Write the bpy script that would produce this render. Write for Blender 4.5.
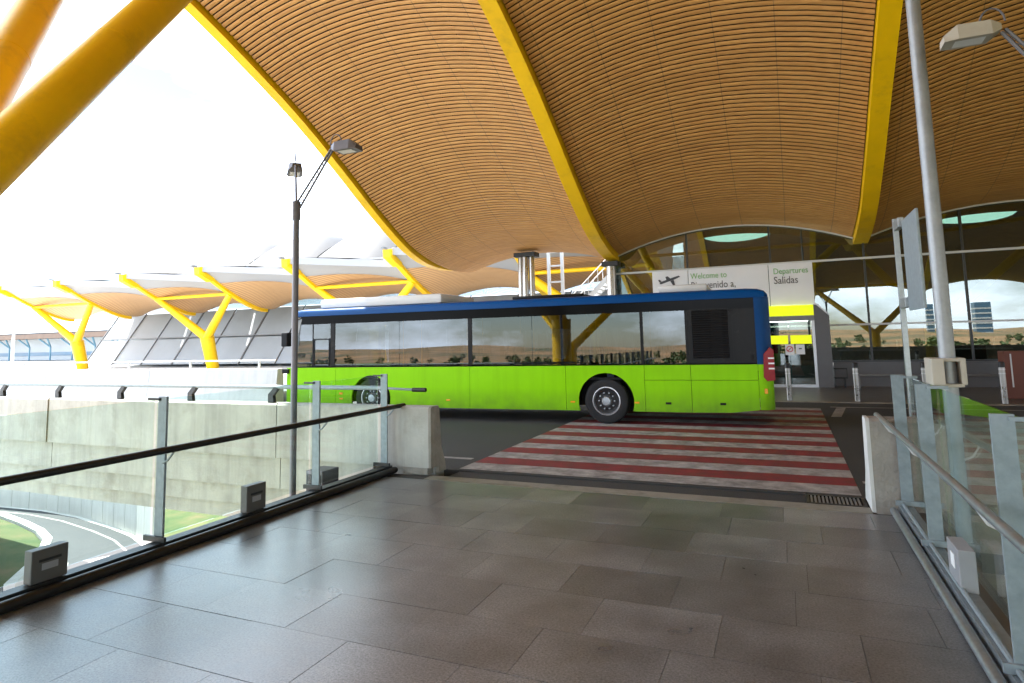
import bpy, bmesh, math, random
from mathutils import Vector, Matrix
random.seed(7)
PI = math.pi
scene = bpy.context.scene
for o in list(bpy.data.objects): bpy.data.objects.remove(o)

# ------------------------------------------------------------------ camera
cam_d = bpy.data.cameras.new('camera'); cam = bpy.data.objects.new('camera', cam_d)
scene.collection.objects.link(cam); scene.camera = cam
YAW, PITCH, ROLL, CAMH = 0.4084, 0.1055, 0.0239, 1.8259
cyw, syw, cp, sp = math.cos(YAW), math.sin(YAW), math.cos(PITCH), math.sin(PITCH)
fw = Vector((-syw*cp, cyw*cp, sp)); rt = Vector((cyw, syw, 0)); up = rt.cross(fw)
r2 = rt*math.cos(ROLL)-up*math.sin(ROLL); u2 = up*math.cos(ROLL)+rt*math.sin(ROLL)
M = Matrix((r2, u2, -fw)).transposed().to_4x4(); M.translation = (0, 0, CAMH)
cam.matrix_world = M
cam_d.sensor_width = 36; cam_d.lens = 623.4/1024*36; cam_d.shift_y = -68.1/1024
cam_d.clip_start = 0.05; cam_d.clip_end = 6000

# ------------------------------------------------------------------ light
SUN = Vector((-0.54, 0.14, 0.83)).normalized()
w = bpy.data.worlds.new('World'); scene.world = w; w.use_nodes = True
nt = w.node_tree; nt.nodes.clear()
def wn(t): return nt.nodes.new(t)
out = wn('ShaderNodeOutputWorld'); mixs = wn('ShaderNodeMixShader')
sky = wn('ShaderNodeTexSky'); sky.sky_type = 'NISHITA'; sky.sun_disc = False; sky.dust_density = 0.3; sky.ozone_density = 3.0
sky.sun_elevation = math.asin(SUN.z); sky.sun_rotation = math.atan2(SUN.x, SUN.y)
b1 = wn('ShaderNodeBackground'); b1.inputs[1].default_value = 0.055
b2 = wn('ShaderNodeBackground'); b2.inputs[0].default_value = (0.84, 0.93, 1.06, 1); b2.inputs[1].default_value = 1.0
tc = wn('ShaderNodeTexCoord'); mp = wn('ShaderNodeMapping'); mp.inputs['Scale'].default_value = (1.6, 1.6, 4.0)
nz = wn('ShaderNodeTexNoise'); nz.inputs['Scale'].default_value = 1.5; nz.inputs['Detail'].default_value = 8; nz.inputs['Roughness'].default_value = 0.6
rp = wn('ShaderNodeValToRGB'); rp.color_ramp.elements[0].position = 0.42; rp.color_ramp.elements[1].position = 0.58
L = nt.links.new
L(tc.outputs['Generated'], mp.inputs[0]); L(mp.outputs[0], nz.inputs['Vector']); L(nz.outputs[0], rp.inputs[0])
L(sky.outputs[0], b1.inputs[0]); L(rp.outputs[0], mixs.inputs[0]); L(b1.outputs[0], mixs.inputs[1]); L(b2.outputs[0], mixs.inputs[2])
L(mixs.outputs[0], out.inputs[0])
sd = bpy.data.lights.new('sun', 'SUN'); sd.energy = 3.0; sd.angle = math.radians(0.6); sd.color = (1, 0.95, 0.87)
so = bpy.data.objects.new('sun', sd); scene.collection.objects.link(so)
so.rotation_euler = (-SUN).to_track_quat('-Z', 'Y').to_euler(); so.location = (-30, -40, 80)
vs = scene.view_settings; vs.view_transform = 'Standard'; vs.look = 'None'; vs.exposure = 2.85; vs.gamma = 1
vs.use_curve_mapping = False
scene.render.engine = 'CYCLES'
scene.cycles.max_bounces = 10; scene.cycles.transparent_max_bounces = 24; scene.cycles.diffuse_bounces = 5

# ------------------------------------------------------------------ materials
MATS = {}
class N:
    def __init__(s, name):
        s.m = bpy.data.materials.new(name); s.m.use_nodes = True; s.t = s.m.node_tree
        s.b = s.t.nodes['Principled BSDF']; MATS[name] = s.m
    def n(s, t, **k):
        x = s.t.nodes.new(t)
        for a, v in k.items():
            if a in x.inputs: x.inputs[a].default_value = v
            else: setattr(x, a, v)
        return x
    def l(s, a, b): s.t.links.new(a, b)
def mat(name, col, rough=0.6, metal=0.0, var=0.0, scale=3.0, bump=0.0, bscale=60.0, emit=None, spec=None, coat=0.0, dirt=None, objrand=0.0, streak=0.0):
    h = N(name); b = h.b
    c = (*col, 1); b.inputs['Base Color'].default_value = c
    b.inputs['Roughness'].default_value = rough; b.inputs['Metallic'].default_value = metal
    if spec is not None: b.inputs['Specular IOR Level'].default_value = spec
    if coat: b.inputs['Coat Weight'].default_value = coat; b.inputs['Coat Roughness'].default_value = 0.06
    co = h.n('ShaderNodeTexCoord').outputs['Object']
    cur = None
    if var:
        nz = h.n('ShaderNodeTexNoise', Scale=scale, Detail=8.0, Roughness=0.65); h.l(co, nz.inputs['Vector'])
        mr = h.n('ShaderNodeMapRange'); mr.inputs[1].default_value = 0.3; mr.inputs[2].default_value = 0.7
        mr.inputs[3].default_value = 1-var; mr.inputs[4].default_value = 1+var; h.l(nz.outputs[0], mr.inputs[0])
        hs = h.n('ShaderNodeHueSaturation'); hs.inputs['Color'].default_value = c; h.l(mr.outputs[0], hs.inputs['Value']); cur = hs.outputs[0]
        rr = h.n('ShaderNodeMapRange'); rr.inputs[3].default_value = max(0.02, rough-0.10); rr.inputs[4].default_value = min(1, rough+0.12)
        h.l(nz.outputs[0], rr.inputs[0]); h.l(rr.outputs[0], b.inputs['Roughness'])
    if streak:
        mpp = h.n('ShaderNodeMapping'); mpp.inputs['Scale'].default_value = (2.2, 2.2, 0.12); h.l(co, mpp.inputs[0])
        n2 = h.n('ShaderNodeTexNoise', Scale=2.0, Detail=6.0, Roughness=0.7); h.l(mpp.outputs[0], n2.inputs['Vector'])
        r3 = h.n('ShaderNodeMapRange'); r3.inputs[1].default_value = 0.45; r3.inputs[2].default_value = 0.75; r3.inputs[3].default_value = 1; r3.inputs[4].default_value = 1-streak
        h.l(n2.outputs[0], r3.inputs[0])
        h2 = h.n('ShaderNodeHueSaturation'); h2.inputs['Color'].default_value = c
        if cur: h.l(cur, h2.inputs['Color'])
        h.l(r3.outputs[0], h2.inputs['Value']); cur = h2.outputs[0]
    if dirt:
        n3 = h.n('ShaderNodeTexNoise', Scale=dirt[1], Detail=10.0, Roughness=0.7); h.l(co, n3.inputs['Vector'])
        r4 = h.n('ShaderNodeValToRGB'); r4.color_ramp.elements[0].position = dirt[2]; r4.color_ramp.elements[1].position = dirt[3]; h.l(n3.outputs[0], r4.inputs[0])
        mx = h.n('ShaderNodeMix', data_type='RGBA'); mx.inputs[6].default_value = c; mx.inputs[7].default_value = (*dirt[0], 1)
        if cur: h.l(cur, mx.inputs[6])
        h.l(r4.outputs[0], mx.inputs[0]); cur = mx.outputs[2]
    if objrand:
        oi = h.n('ShaderNodeObjectInfo'); r5 = h.n('ShaderNodeMapRange'); r5.inputs[3].default_value = 1-objrand; r5.inputs[4].default_value = 1+objrand
        h.l(oi.outputs['Random'], r5.inputs[0]); h3 = h.n('ShaderNodeHueSaturation'); h3.inputs['Color'].default_value = c
        if cur: h.l(cur, h3.inputs['Color'])
        h.l(r5.outputs[0], h3.inputs['Value']); cur = h3.outputs[0]
    if cur: h.l(cur, b.inputs['Base Color'])
    if bump:
        nb = h.n('ShaderNodeTexNoise', Scale=bscale, Detail=6.0); h.l(co, nb.inputs['Vector'])
        bp = h.n('ShaderNodeBump', Strength=bump, Distance=0.02); h.l(nb.outputs[0], bp.inputs['Height']); h.l(bp.outputs[0], b.inputs['Normal'])
    if emit: b.inputs['Emission Color'].default_value = (*emit[0], 1); b.inputs['Emission Strength'].default_value = emit[1]
    return h.m
def glass(name, tint, base, rough=0.0, ior=1.5, refl=(1, 1, 1)):
    h = N(name); h.t.nodes.remove(h.b)
    o = h.t.nodes['Material Output']; tr = h.n('ShaderNodeBsdfTransparent', Color=(*tint, 1)); gl = h.n('ShaderNodeBsdfGlossy', Color=(*refl, 1), Roughness=rough)
    gm = h.n('ShaderNodeNewGeometry'); dt = h.n('ShaderNodeVectorMath', operation='DOT_PRODUCT'); h.l(gm.outputs['Incoming'], dt.inputs[0]); h.l(gm.outputs['Normal'], dt.inputs[1])
    ab = h.n('ShaderNodeMath', operation='ABSOLUTE'); h.l(dt.outputs['Value'], ab.inputs[0])
    om = h.n('ShaderNodeMath', operation='SUBTRACT'); om.inputs[0].default_value = 1.0; h.l(ab.outputs[0], om.inputs[1])
    pw = h.n('ShaderNodeMath', operation='POWER'); pw.inputs[1].default_value = 5.0; h.l(om.outputs[0], pw.inputs[0])
    mr = h.n('ShaderNodeMapRange'); mr.inputs[3].default_value = base; mr.inputs[4].default_value = 1.0
    mx = h.n('ShaderNodeMixShader'); h.l(pw.outputs[0], mr.inputs[0]); h.l(mr.outputs[0], mx.inputs[0]); h.l(tr.outputs[0], mx.inputs[1]); h.l(gl.outputs[0], mx.inputs[2]); h.l(mx.outputs[0], o.inputs[0])
    return h.m
mat('yellow_paint', (0.90, 0.545, 0.003), 0.42, var=0.06, scale=1.2, spec=0.35, dirt=((0.52, 0.30, 0.02), 1.4, 0.52, 0.9))
mat('concrete', (0.43, 0.42, 0.385), 0.85, var=0.16, scale=1.6, bump=0.35, bscale=25, streak=0.30, dirt=((0.20, 0.175, 0.13), 1.1, 0.52, 0.88))
mat('concrete_white', (0.58, 0.575, 0.55), 0.85, var=0.10, scale=0.6, bump=0.2, bscale=20, streak=0.15)
mat('concrete_worn', (0.30, 0.275, 0.24), 0.9, var=0.22, scale=3, bump=0.6, bscale=30, streak=0.3, dirt=((0.16, 0.13, 0.10), 2.2, 0.5, 0.8))
mat('asphalt', (0.040, 0.039, 0.039), 0.8, var=0.22, scale=1.3, bump=0.5, bscale=220)
mat('asphalt_pale', (0.036, 0.040, 0.046), 0.8, var=0.12, scale=0.8, bump=0.4, bscale=150)
mat('road_white', (0.40, 0.385, 0.375), 0.75, var=0.2, scale=5, dirt=((0.11, 0.10, 0.097), 3.2, 0.36, 0.70), bump=0.2, bscale=150)
mat('road_red', (0.21, 0.018, 0.026), 0.7, var=0.2, scale=5, dirt=((0.09, 0.03, 0.03), 3.0, 0.45, 0.75), bump=0.2, bscale=150)
mat('grout', (0.045, 0.042, 0.04), 0.9)
mat('lip', (0.23, 0.215, 0.18), 0.75, var=0.2, scale=3, bump=0.3, bscale=60, dirt=((0.10, 0.09, 0.05), 2.0, 0.5, 0.75))
mat('galvanised', (0.36, 0.39, 0.41), 0.42, metal=0.85, var=0.14, scale=18, bump=0.05, bscale=40)
mat('galvanised_flat', (0.24, 0.28, 0.30), 0.55, metal=0.35, var=0.16, scale=14)
mat('dark_steel', (0.020, 0.020, 0.021), 0.45, metal=0.3, var=0.2, scale=6)
mat('grey_steel', (0.20, 0.20, 0.20), 0.45, metal=0.4, var=0.12, scale=8)
mat('pole_blue_grey', (0.14, 0.135, 0.155), 0.45, metal=0.3, var=0.12, scale=5)
mat('rail_black', (0.014, 0.013, 0.012), 0.4, metal=0.2)
mat('box_grey', (0.085, 0.08, 0.072), 0.5, var=0.08, scale=5)
mat('box_pale', (0.27, 0.27, 0.28), 0.5, var=0.08, scale=5)
mat('mast_grey', (0.26, 0.265, 0.27), 0.45, metal=0.45, var=0.15, scale=9)
mat('cream', (0.40, 0.36, 0.30), 0.5, var=0.08, scale=5)
mat('white_paint', (0.55, 0.55, 0.54), 0.5, var=0.05, scale=2)
mat('white_panel', (0.78, 0.78, 0.79), 0.4, var=0.04, scale=1)
mat('paper', (0.75, 0.75, 0.74), 0.6)
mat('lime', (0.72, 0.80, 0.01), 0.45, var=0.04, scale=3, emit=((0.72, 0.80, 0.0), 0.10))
mat('text_green', (0.16, 0.42, 0.12), 0.5)
mat('text_grey', (0.06, 0.06, 0.07), 0.5)
mat('red_print', (0.55, 0.03, 0.04), 0.5)
mat('steel_bright', (0.42, 0.40, 0.38), 0.28, metal=0.9, var=0.1, scale=4)
mat('black', (0.006, 0.006, 0.007), 0.6, spec=0.2)
mat('wheel_disc', (0.05, 0.05, 0.052), 0.5, metal=0.4, var=0.2, scale=10)
mat('rubber', (0.010, 0.010, 0.011), 0.8, var=0.25, scale=12, bump=0.2, bscale=80)
mat('bus_green', (0.25, 0.62, 0.0), 0.33, var=0.05, scale=1.2, spec=0.12, streak=0.12, dirt=((0.13, 0.30, 0.02), 1.5, 0.62, 0.95))
def grime(m, z0, z1, c):
    t = MATS[m].node_tree; b = t.nodes['Principled BSDF']; src = b.inputs['Base Color'].links[0].from_socket
    tcn = t.nodes.new('ShaderNodeTexCoord'); sp_ = t.nodes.new('ShaderNodeSeparateXYZ'); t.links.new(tcn.outputs['Object'], sp_.inputs[0])
    a = t.nodes.new('ShaderNodeMapRange'); a.inputs[1].default_value = z1; a.inputs[2].default_value = z0; t.links.new(sp_.outputs[2], a.inputs[0])
    nz_ = t.nodes.new('ShaderNodeTexNoise'); nz_.inputs['Scale'].default_value = 4.0; nz_.inputs['Detail'].default_value = 8; t.links.new(tcn.outputs['Object'], nz_.inputs['Vector'])
    mu = t.nodes.new('ShaderNodeMath'); mu.operation = 'MULTIPLY'; t.links.new(a.outputs[0], mu.inputs[0]); t.links.new(nz_.outputs[0], mu.inputs[1])
    mx_ = t.nodes.new('ShaderNodeMix'); mx_.data_type = 'RGBA'; t.links.new(mu.outputs[0], mx_.inputs[0]); t.links.new(src, mx_.inputs[6]); mx_.inputs[7].default_value = (*c, 1); t.links.new(mx_.outputs[2], b.inputs['Base Color'])
grime('bus_green', 0.22, 0.75, (0.07, 0.09, 0.03))
mat('bus_blue', (0.001, 0.052, 0.19), 0.35, var=0.05, scale=1.5, spec=0.12)
mat('bus_black', (0.004, 0.004, 0.005), 0.12, spec=0.05)
mat('bus_grey', (0.012, 0.012, 0.013), 0.25, var=0.25, scale=1.5, spec=0.12)
mat('bus_pod', (0.58, 0.58, 0.57), 0.5, var=0.06, scale=2)
mat('tail_red', (0.26, 0.004, 0.008), 0.2, spec=0.3)
mat('amber', (0.85, 0.33, 0.01), 0.25)
mat('clear_lens', (0.8, 0.8, 0.8), 0.15)
mat('seat', (0.035, 0.045, 0.075), 0.7)
mat('interior_grey', (0.07, 0.07, 0.075), 0.6)
mat('alu', (0.55, 0.56, 0.58), 0.35, metal=0.85)
mat('plinth_grey', (0.10, 0.098, 0.10), 0.4, var=0.1, scale=2)
mat('granite_dark', (0.10, 0.085, 0.075), 0.35, var=0.2, scale=4)
mat('interior_dark', (0.045, 0.043, 0.04), 0.6, var=0.1, scale=1)
mat('skylight', (0.6, 0.9, 0.88), 0.5, emit=((0.55, 0.95, 0.9), 0.55))
mat('rust_red', (0.15, 0.042, 0.022), 0.55, var=0.12, scale=2, streak=0.2)
mat('mullion', (0.05, 0.052, 0.055), 0.4, metal=0.4)
mat('pale_strip', (0.60, 0.60, 0.58), 0.4)
mat('soffit', (0.32, 0.32, 0.33), 0.6)
mat('roof_white', (0.056, 0.058, 0.062), 0.6, var=0.15, scale=0.7, spec=0.2)
mat('deck_dark', (0.028, 0.018, 0.010), 0.9)
mat('wing_wall', (0.36, 0.39, 0.41), 0.5, var=0.06, scale=0.5)
mat('blue_steel', (0.09, 0.20, 0.27), 0.5)
mat('brown_roof', (0.13, 0.085, 0.06), 0.7, var=0.2, scale=1)
mat('bark', (0.10, 0.07, 0.045), 0.9, var=0.3, scale=6)
mat('leaf', (0.075, 0.115, 0.03), 0.7, objrand=0.2)
mat('lobby_glow', (0.9, 0.95, 0.9), 0.5, emit=((0.85, 1.0, 0.92), 1.6))  # glow of the panel added inside the entrance lobby
mat('teal', (0.015, 0.075, 0.07), 0.4)
mat('tower_blue', (0.07, 0.15, 0.23), 0.3, var=0.1, scale=0.2)
glass('glass_clear', (0.885, 0.955, 0.935), 0.045)
glass('glass_facade', (0.42, 0.47, 0.44), 0.15, ior=1.5, refl=(0.92, 0.97, 0.95))
glass('glass_bus', (0.34, 0.38, 0.41), 0.085, ior=1.5, refl=(0.95, 0.98, 1.0))
glass('glass_wing', (0.55, 0.62, 0.66), 0.35)
# granite paving: speckle + broad stains, gloss for the sky sheen
h = N('paving'); co = h.n('ShaderNodeTexCoord').outputs['Object']; geo = h.n('ShaderNodeNewGeometry').outputs['Position']
n1 = h.n('ShaderNodeTexNoise', Scale=70.0, Detail=3.0, Roughness=0.8); h.l(geo, n1.inputs['Vector'])
n2 = h.n('ShaderNodeTexNoise', Scale=0.55, Detail=5.0, Roughness=0.6); h.l(geo, n2.inputs['Vector'])
n3 = h.n('ShaderNodeTexNoise', Scale=2.2, Detail=4.0, Roughness=0.55); h.l(geo, n3.inputs['Vector'])
oi = h.n('ShaderNodeObjectInfo')
cr = h.n('ShaderNodeValToRGB'); cr.color_ramp.elements[0].position = 0.30; cr.color_ramp.elements[0].color = (0.062, 0.064, 0.068, 1); cr.color_ramp.elements[1].position = 0.72; cr.color_ramp.elements[1].color = (0.30, 0.30, 0.31, 1)
h.l(n1.outputs[0], cr.inputs[0])
def mr(h, src, a, b, lo, hi):
    m = h.n('ShaderNodeMapRange'); m.inputs[1].default_value = a; m.inputs[2].default_value = b; m.inputs[3].default_value = lo; m.inputs[4].default_value = hi; h.l(src, m.inputs[0]); return m.outputs[0]
def mul(h, a, b):
    m = h.n('ShaderNodeMath', operation='MULTIPLY'); h.l(a, m.inputs[0]); h.l(b, m.inputs[1]); return m.outputs[0]
v = mul(h, mul(h, mr(h, n2.outputs[0], 0.3, 0.7, 0.66, 1.20), mr(h, n3.outputs[0], 0.3, 0.7, 0.78, 1.16)), mr(h, oi.outputs['Random'], 0, 1, 0.76, 1.16))
hs = h.n('ShaderNodeHueSaturation'); h.l(cr.outputs[0], hs.inputs['Color']); h.l(v, hs.inputs['Value']); h.l(hs.outputs[0], h.b.inputs['Base Color'])
h.l(mr(h, n2.outputs[0], 0.3, 0.7, 0.25, 0.37), h.b.inputs['Roughness']); h.b.inputs['Specular IOR Level'].default_value = 0.75
bp = h.n('ShaderNodeBump', Strength=0.12, Distance=0.004); h.l(n1.outputs[0], bp.inputs['Height']); h.l(bp.outputs[0], h.b.inputs['Normal'])
# bamboo slat: colour differs slat to slat, dark butt joints across, fine grain
h = N('bamboo'); oi = h.n('ShaderNodeObjectInfo'); gg = h.n('ShaderNodeNewGeometry')
ad = h.n('ShaderNodeMath', operation='ADD'); h.l(oi.outputs['Random'], ad.inputs[0]); h.l(gg.outputs['Random Per Island'], ad.inputs[1])
fr = h.n('ShaderNodeMath', operation='FRACT'); h.l(ad.outputs[0], fr.inputs[0])
mpg = h.n('ShaderNodeMapping'); mpg.inputs['Scale'].default_value = (0.45, 5.0, 5.0); h.l(gg.outputs['Position'], mpg.inputs[0])
ng = h.n('ShaderNodeTexNoise', Scale=2.0, Detail=7.0, Roughness=0.65); h.l(mpg.outputs[0], ng.inputs['Vector'])
c1 = h.n('ShaderNodeValToRGB'); c1.color_ramp.elements[0].position = 0.25; c1.color_ramp.elements[0].color = (0.43, 0.195, 0.050, 1); c1.color_ramp.elements[1].position = 0.75; c1.color_ramp.elements[1].color = (0.62, 0.335, 0.105, 1)
h.l(ng.outputs[0], c1.inputs[0])
hs = h.n('ShaderNodeHueSaturation'); h.l(c1.outputs[0], hs.inputs['Color']); h.l(mr(h, fr.outputs[0], 0, 1, 0.93, 1.06), hs.inputs['Value'])
sx = h.n('ShaderNodeSeparateXYZ'); h.l(gg.outputs['Position'], sx.inputs[0])
dv = h.n('ShaderNodeMath', operation='MODULO'); dv.inputs[1].default_value = 1.42; a3 = h.n('ShaderNodeMath', operation='ADD'); a3.inputs[1].default_value = 600.42; h.l(sx.outputs[0], a3.inputs[0]); h.l(a3.outputs[0], dv.inputs[0])
lt = h.n('ShaderNodeMath', operation='LESS_THAN'); lt.inputs[1].default_value = 0.022; h.l(dv.outputs[0], lt.inputs[0])
mx = h.n('ShaderNodeMix', data_type='RGBA'); h.l(lt.outputs[0], mx.inputs[0]); h.l(hs.outputs[0], mx.inputs[6]); mx.inputs[7].default_value = (0.31, 0.165, 0.06, 1)
h.l(mx.outputs[2], h.b.inputs['Base Color']); h.b.inputs['Roughness'].default_value = 0.5
# bamboo at a distance (strips finer than a pixel)
h = N('bamboo_far'); gg = h.n('ShaderNodeNewGeometry'); wv = h.n('ShaderNodeTexWave', Scale=1.6, Distortion=0.0); wv.bands_direction = 'Y'; h.l(gg.outputs['Position'], wv.inputs['Vector'])
c1 = h.n('ShaderNodeValToRGB'); c1.color_ramp.elements[0].position = 0.05; c1.color_ramp.elements[0].color = (0.27, 0.14, 0.055, 1); c1.color_ramp.elements[1].position = 0.4; c1.color_ramp.elements[1].color = (0.56, 0.33, 0.15, 1)
h.l(wv.outputs[0], c1.inputs[0]); h.l(c1.outputs[0], h.b.inputs['Base Color']); h.b.inputs['Roughness'].default_value = 0.6
# dry meadow / hills
def land(name, ca, cb, cc, sc):
    h = N(name); gg = h.n('ShaderNodeNewGeometry').outputs['Position']
    a = h.n('ShaderNodeTexNoise', Scale=sc, Detail=10.0, Roughness=0.65); h.l(gg, a.inputs['Vector'])
    c = h.n('ShaderNodeValToRGB'); e = c.color_ramp.elements; e[0].position = 0.36; e[0].color = (*ca, 1); e[1].position = 0.66; e[1].color = (*cc, 1)
    m = e.new(0.52); m.color = (*cb, 1); h.l(a.outputs[0], c.inputs[0]); h.l(c.outputs[0], h.b.inputs['Base Color']); h.b.inputs['Roughness'].default_value = 0.95
    return h.m
land('meadow', (0.05, 0.09, 0.02), (0.15, 0.14, 0.045), (0.26, 0.17, 0.075), 0.06)
land('grass_green', (0.032, 0.065, 0.013), (0.065, 0.082, 0.022), (0.11, 0.09, 0.036), 0.6)
land('hill', (0.055, 0.075, 0.025), (0.24, 0.14, 0.055), (0.38, 0.21, 0.09), 0.014)

# ------------------------------------------------------------------ helpers
ORG = {}
col = scene.collection
class MB:
    def __init__(s): s.v = []; s.f = []
    def quad(s, *p):
        i = len(s.v); s.v += [tuple(q) for q in p]; s.f.append(tuple(range(i, i+len(p)))); return s
    def box(s, x0, x1, y0, y1, z0, z1):
        i = len(s.v); s.v += [(x, y, z) for z in (z0, z1) for y in (y0, y1) for x in (x0, x1)]
        s.f += [tuple(i+k for k in q) for q in ((0, 2, 3, 1), (4, 5, 7, 6), (0, 1, 5, 4), (2, 6, 7, 3), (0, 4, 6, 2), (1, 3, 7, 5))]; return s
    def bbox(s, x0, x1, y0, y1, z0, z1, b=0.02):     # box with chamfered edges
        bm = bmesh.new(); bmesh.ops.create_cube(bm, size=1)
        for q in bm.verts: q.co = Vector(((x0+x1)/2+q.co.x*(x1-x0), (y0+y1)/2+q.co.y*(y1-y0), (z0+z1)/2+q.co.z*(z1-z0)))
        bmesh.ops.bevel(bm, geom=bm.edges[:], offset=b, segments=2, affect='EDGES', profile=0.6)
        return s.add_bm(bm)
    def add_bm(s, bm):
        i = len(s.v); bm.verts.index_update(); s.v += [tuple(q.co) for q in bm.verts]
        s.f += [tuple(i+q.index for q in f.verts) for f in bm.faces]; bm.free(); return s
    def prism(s, poly, axis, a, b):                  # poly of 2D points, extruded along axis from a to b
        def P(u, v, t): return {'x': (t, u, v), 'y': (u, t, v), 'z': (u, v, t)}[axis]
        i = len(s.v); n = len(poly)
        s.v += [P(u, v, a) for u, v in poly]+[P(u, v, b) for u, v in poly]
        s.f.append(tuple(i+k for k in range(n))); s.f.append(tuple(i+n+k for k in reversed(range(n))))
        for k in range(n): s.f.append((i+k, i+n+k, i+n+(k+1) % n, i+(k+1) % n))
        return s
    def tube(s, pts, r, seg=12, cap=True):
        pts = [Vector(p) for p in pts]; rs = r if isinstance(r, (list, tuple)) else [r]*len(pts)
        i0 = len(s.v); prev = None
        for k, p in enumerate(pts):
            t = (pts[min(k+1, len(pts)-1)]-pts[max(k-1, 0)]).normalized()
            if prev is None: a = t.orthogonal().normalized()
            else: a = (prev-t*prev.dot(t)).normalized()
            prev = a; b = t.cross(a)
            for j in range(seg):
                q = p+(a*math.cos(2*PI*j/seg)+b*math.sin(2*PI*j/seg))*rs[k]; s.v.append(tuple(q))
        for k in range(len(pts)-1):
            for j in range(seg):
                s.f.append((i0+k*seg+j, i0+k*seg+(j+1) % seg, i0+(k+1)*seg+(j+1) % seg, i0+(k+1)*seg+j))
        if cap:
            s.f.append(tuple(i0+j for j in reversed(range(seg)))); s.f.append(tuple(i0+(len(pts)-1)*seg+j for j in range(seg)))
        return s
    def bar(s, a, b, wx, wy, upv=(0, 0, 1)):         # rectangular bar from a to b
        a, b = Vector(a), Vector(b); t = (b-a).normalized(); u = t.cross(Vector(upv))
        if u.length < 1e-4: u = t.cross(Vector((1, 0, 0)))
        u.normalize(); v = u.cross(t); i = len(s.v)
        for p in (a, b):
            for x, y in ((-1, -1), (1, -1), (1, 1), (-1, 1)): s.v.append(tuple(p+u*x*wx/2+v*y*wy/2))
        s.f += [tuple(i+k for k in q) for q in ((3, 2, 1, 0), (4, 5, 6, 7), (0, 1, 5, 4), (1, 2, 6, 5), (2, 3, 7, 6), (3, 0, 4, 7))]; return s
    def lathe(s, prof, c, axis='y', seg=32):         # prof: (radius, along) pairs
        i0 = len(s.v); c = Vector(c)
        for r, t in prof:
            for j in range(seg):
                a = 2*PI*j/seg; x, y = r*math.cos(a), r*math.sin(a)
                s.v.append(tuple(c+Vector({'y': (x, t, y), 'z': (x, y, t), 'x': (t, x, y)}[axis])))
        for k in range(len(prof)-1):
            for j in range(seg): s.f.append((i0+k*seg+j, i0+k*seg+(j+1) % seg, i0+(k+1)*seg+(j+1) % seg, i0+(k+1)*seg+j))
        return s
    def build(s, name, m, parent=None, smooth=False, loc=(0, 0, 0)):
        me = bpy.data.meshes.new(name)
        og = ORG.get(parent.name, Vector()) if parent else Vector()
        me.from_pydata([tuple(Vector(q)-og) for q in s.v], [], s.f)
        bm = bmesh.new(); bm.from_mesh(me); bmesh.ops.recalc_face_normals(bm, faces=bm.faces); bm.to_mesh(me); bm.free()
        me.materials.append(MATS[m])
        o = bpy.data.objects.new(name, me); col.objects.link(o); o.location = loc
        if parent: o.parent = parent; ORG[o.name] = og
        if smooth:
            me.polygons.foreach_set('use_smooth', [True]*len(me.polygons))
            me.set_sharp_from_angle(angle=math.radians(35))
        return o
def tag(o, label, cat, group=None):
    o['label'] = label; o['category'] = cat
    if group: o['group'] = group
    return o
def thing(name, label, cat, loc=(0, 0, 0), group=None, rz=0, local=False):
    o = bpy.data.objects.new(name, None); o.empty_display_size = 0.2; col.objects.link(o); o.location = loc; o.rotation_euler.z = rz
    ORG[o.name] = Vector() if local else Vector(loc)
    return tag(o, label, cat, group)
def struct(o, kind='structure'): o['kind'] = kind; return o
def dup(o, parent, loc):
    c = o.copy(); col.objects.link(c); c.parent = parent; c.location = loc; ORG[c.name] = ORG.get(o.name, Vector()); return c
def dup_tree(o, loc, label=None):
    c = o.copy(); col.objects.link(c); c.location = loc
    if label: c['label'] = label
    for ch in list(o.children):
        d = ch.copy(); col.objects.link(d); d.parent = c
        for g in list(ch.children):
            e = g.copy(); col.objects.link(e); e.parent = d
    return c
def interp(pts, x):                                   # monotone-ish cubic through points
    n = len(pts)
    if x <= pts[0][0]: i = 0
    elif x >= pts[-1][0]: i = n-2
    else: i = next(k for k in range(n-1) if pts[k][0] <= x <= pts[k+1][0])
    def m(k):
        if k == 0: return (pts[1][1]-pts[0][1])/(pts[1][0]-pts[0][0])
        if k == n-1: return (pts[-1][1]-pts[-2][1])/(pts[-1][0]-pts[-2][0])
        return (pts[k+1][1]-pts[k-1][1])/(pts[k+1][0]-pts[k-1][0])
    x0, y0 = pts[i]; x1, y1 = pts[i+1]; hh = x1-x0; t = (x-x0)/hh
    return (2*t**3-3*t**2+1)*y0+(t**3-2*t*t+t)*hh*m(i)+(-2*t**3+3*t*t)*y1+(t**3-t*t)*hh*m(i+1)

# ------------------------------------------------------------------ ground, roads, walkway
GZ = -6.5
m_ = MB(); m_.quad((-3000, -3000, GZ), (3000, -3000, GZ), (3000, 3000, GZ), (-3000, 3000, GZ))
struct(m_.build('ground', 'meadow'))
struct(MB().quad((-400, -120, GZ+0.005), (-15, -120, GZ+0.005), (-15, 29, GZ+0.005), (-400, 29, GZ+0.005)).build('bounce_ground', 'concrete_white'))  # pale ground sheet added to bounce light up onto the left bamboo bay
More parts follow.
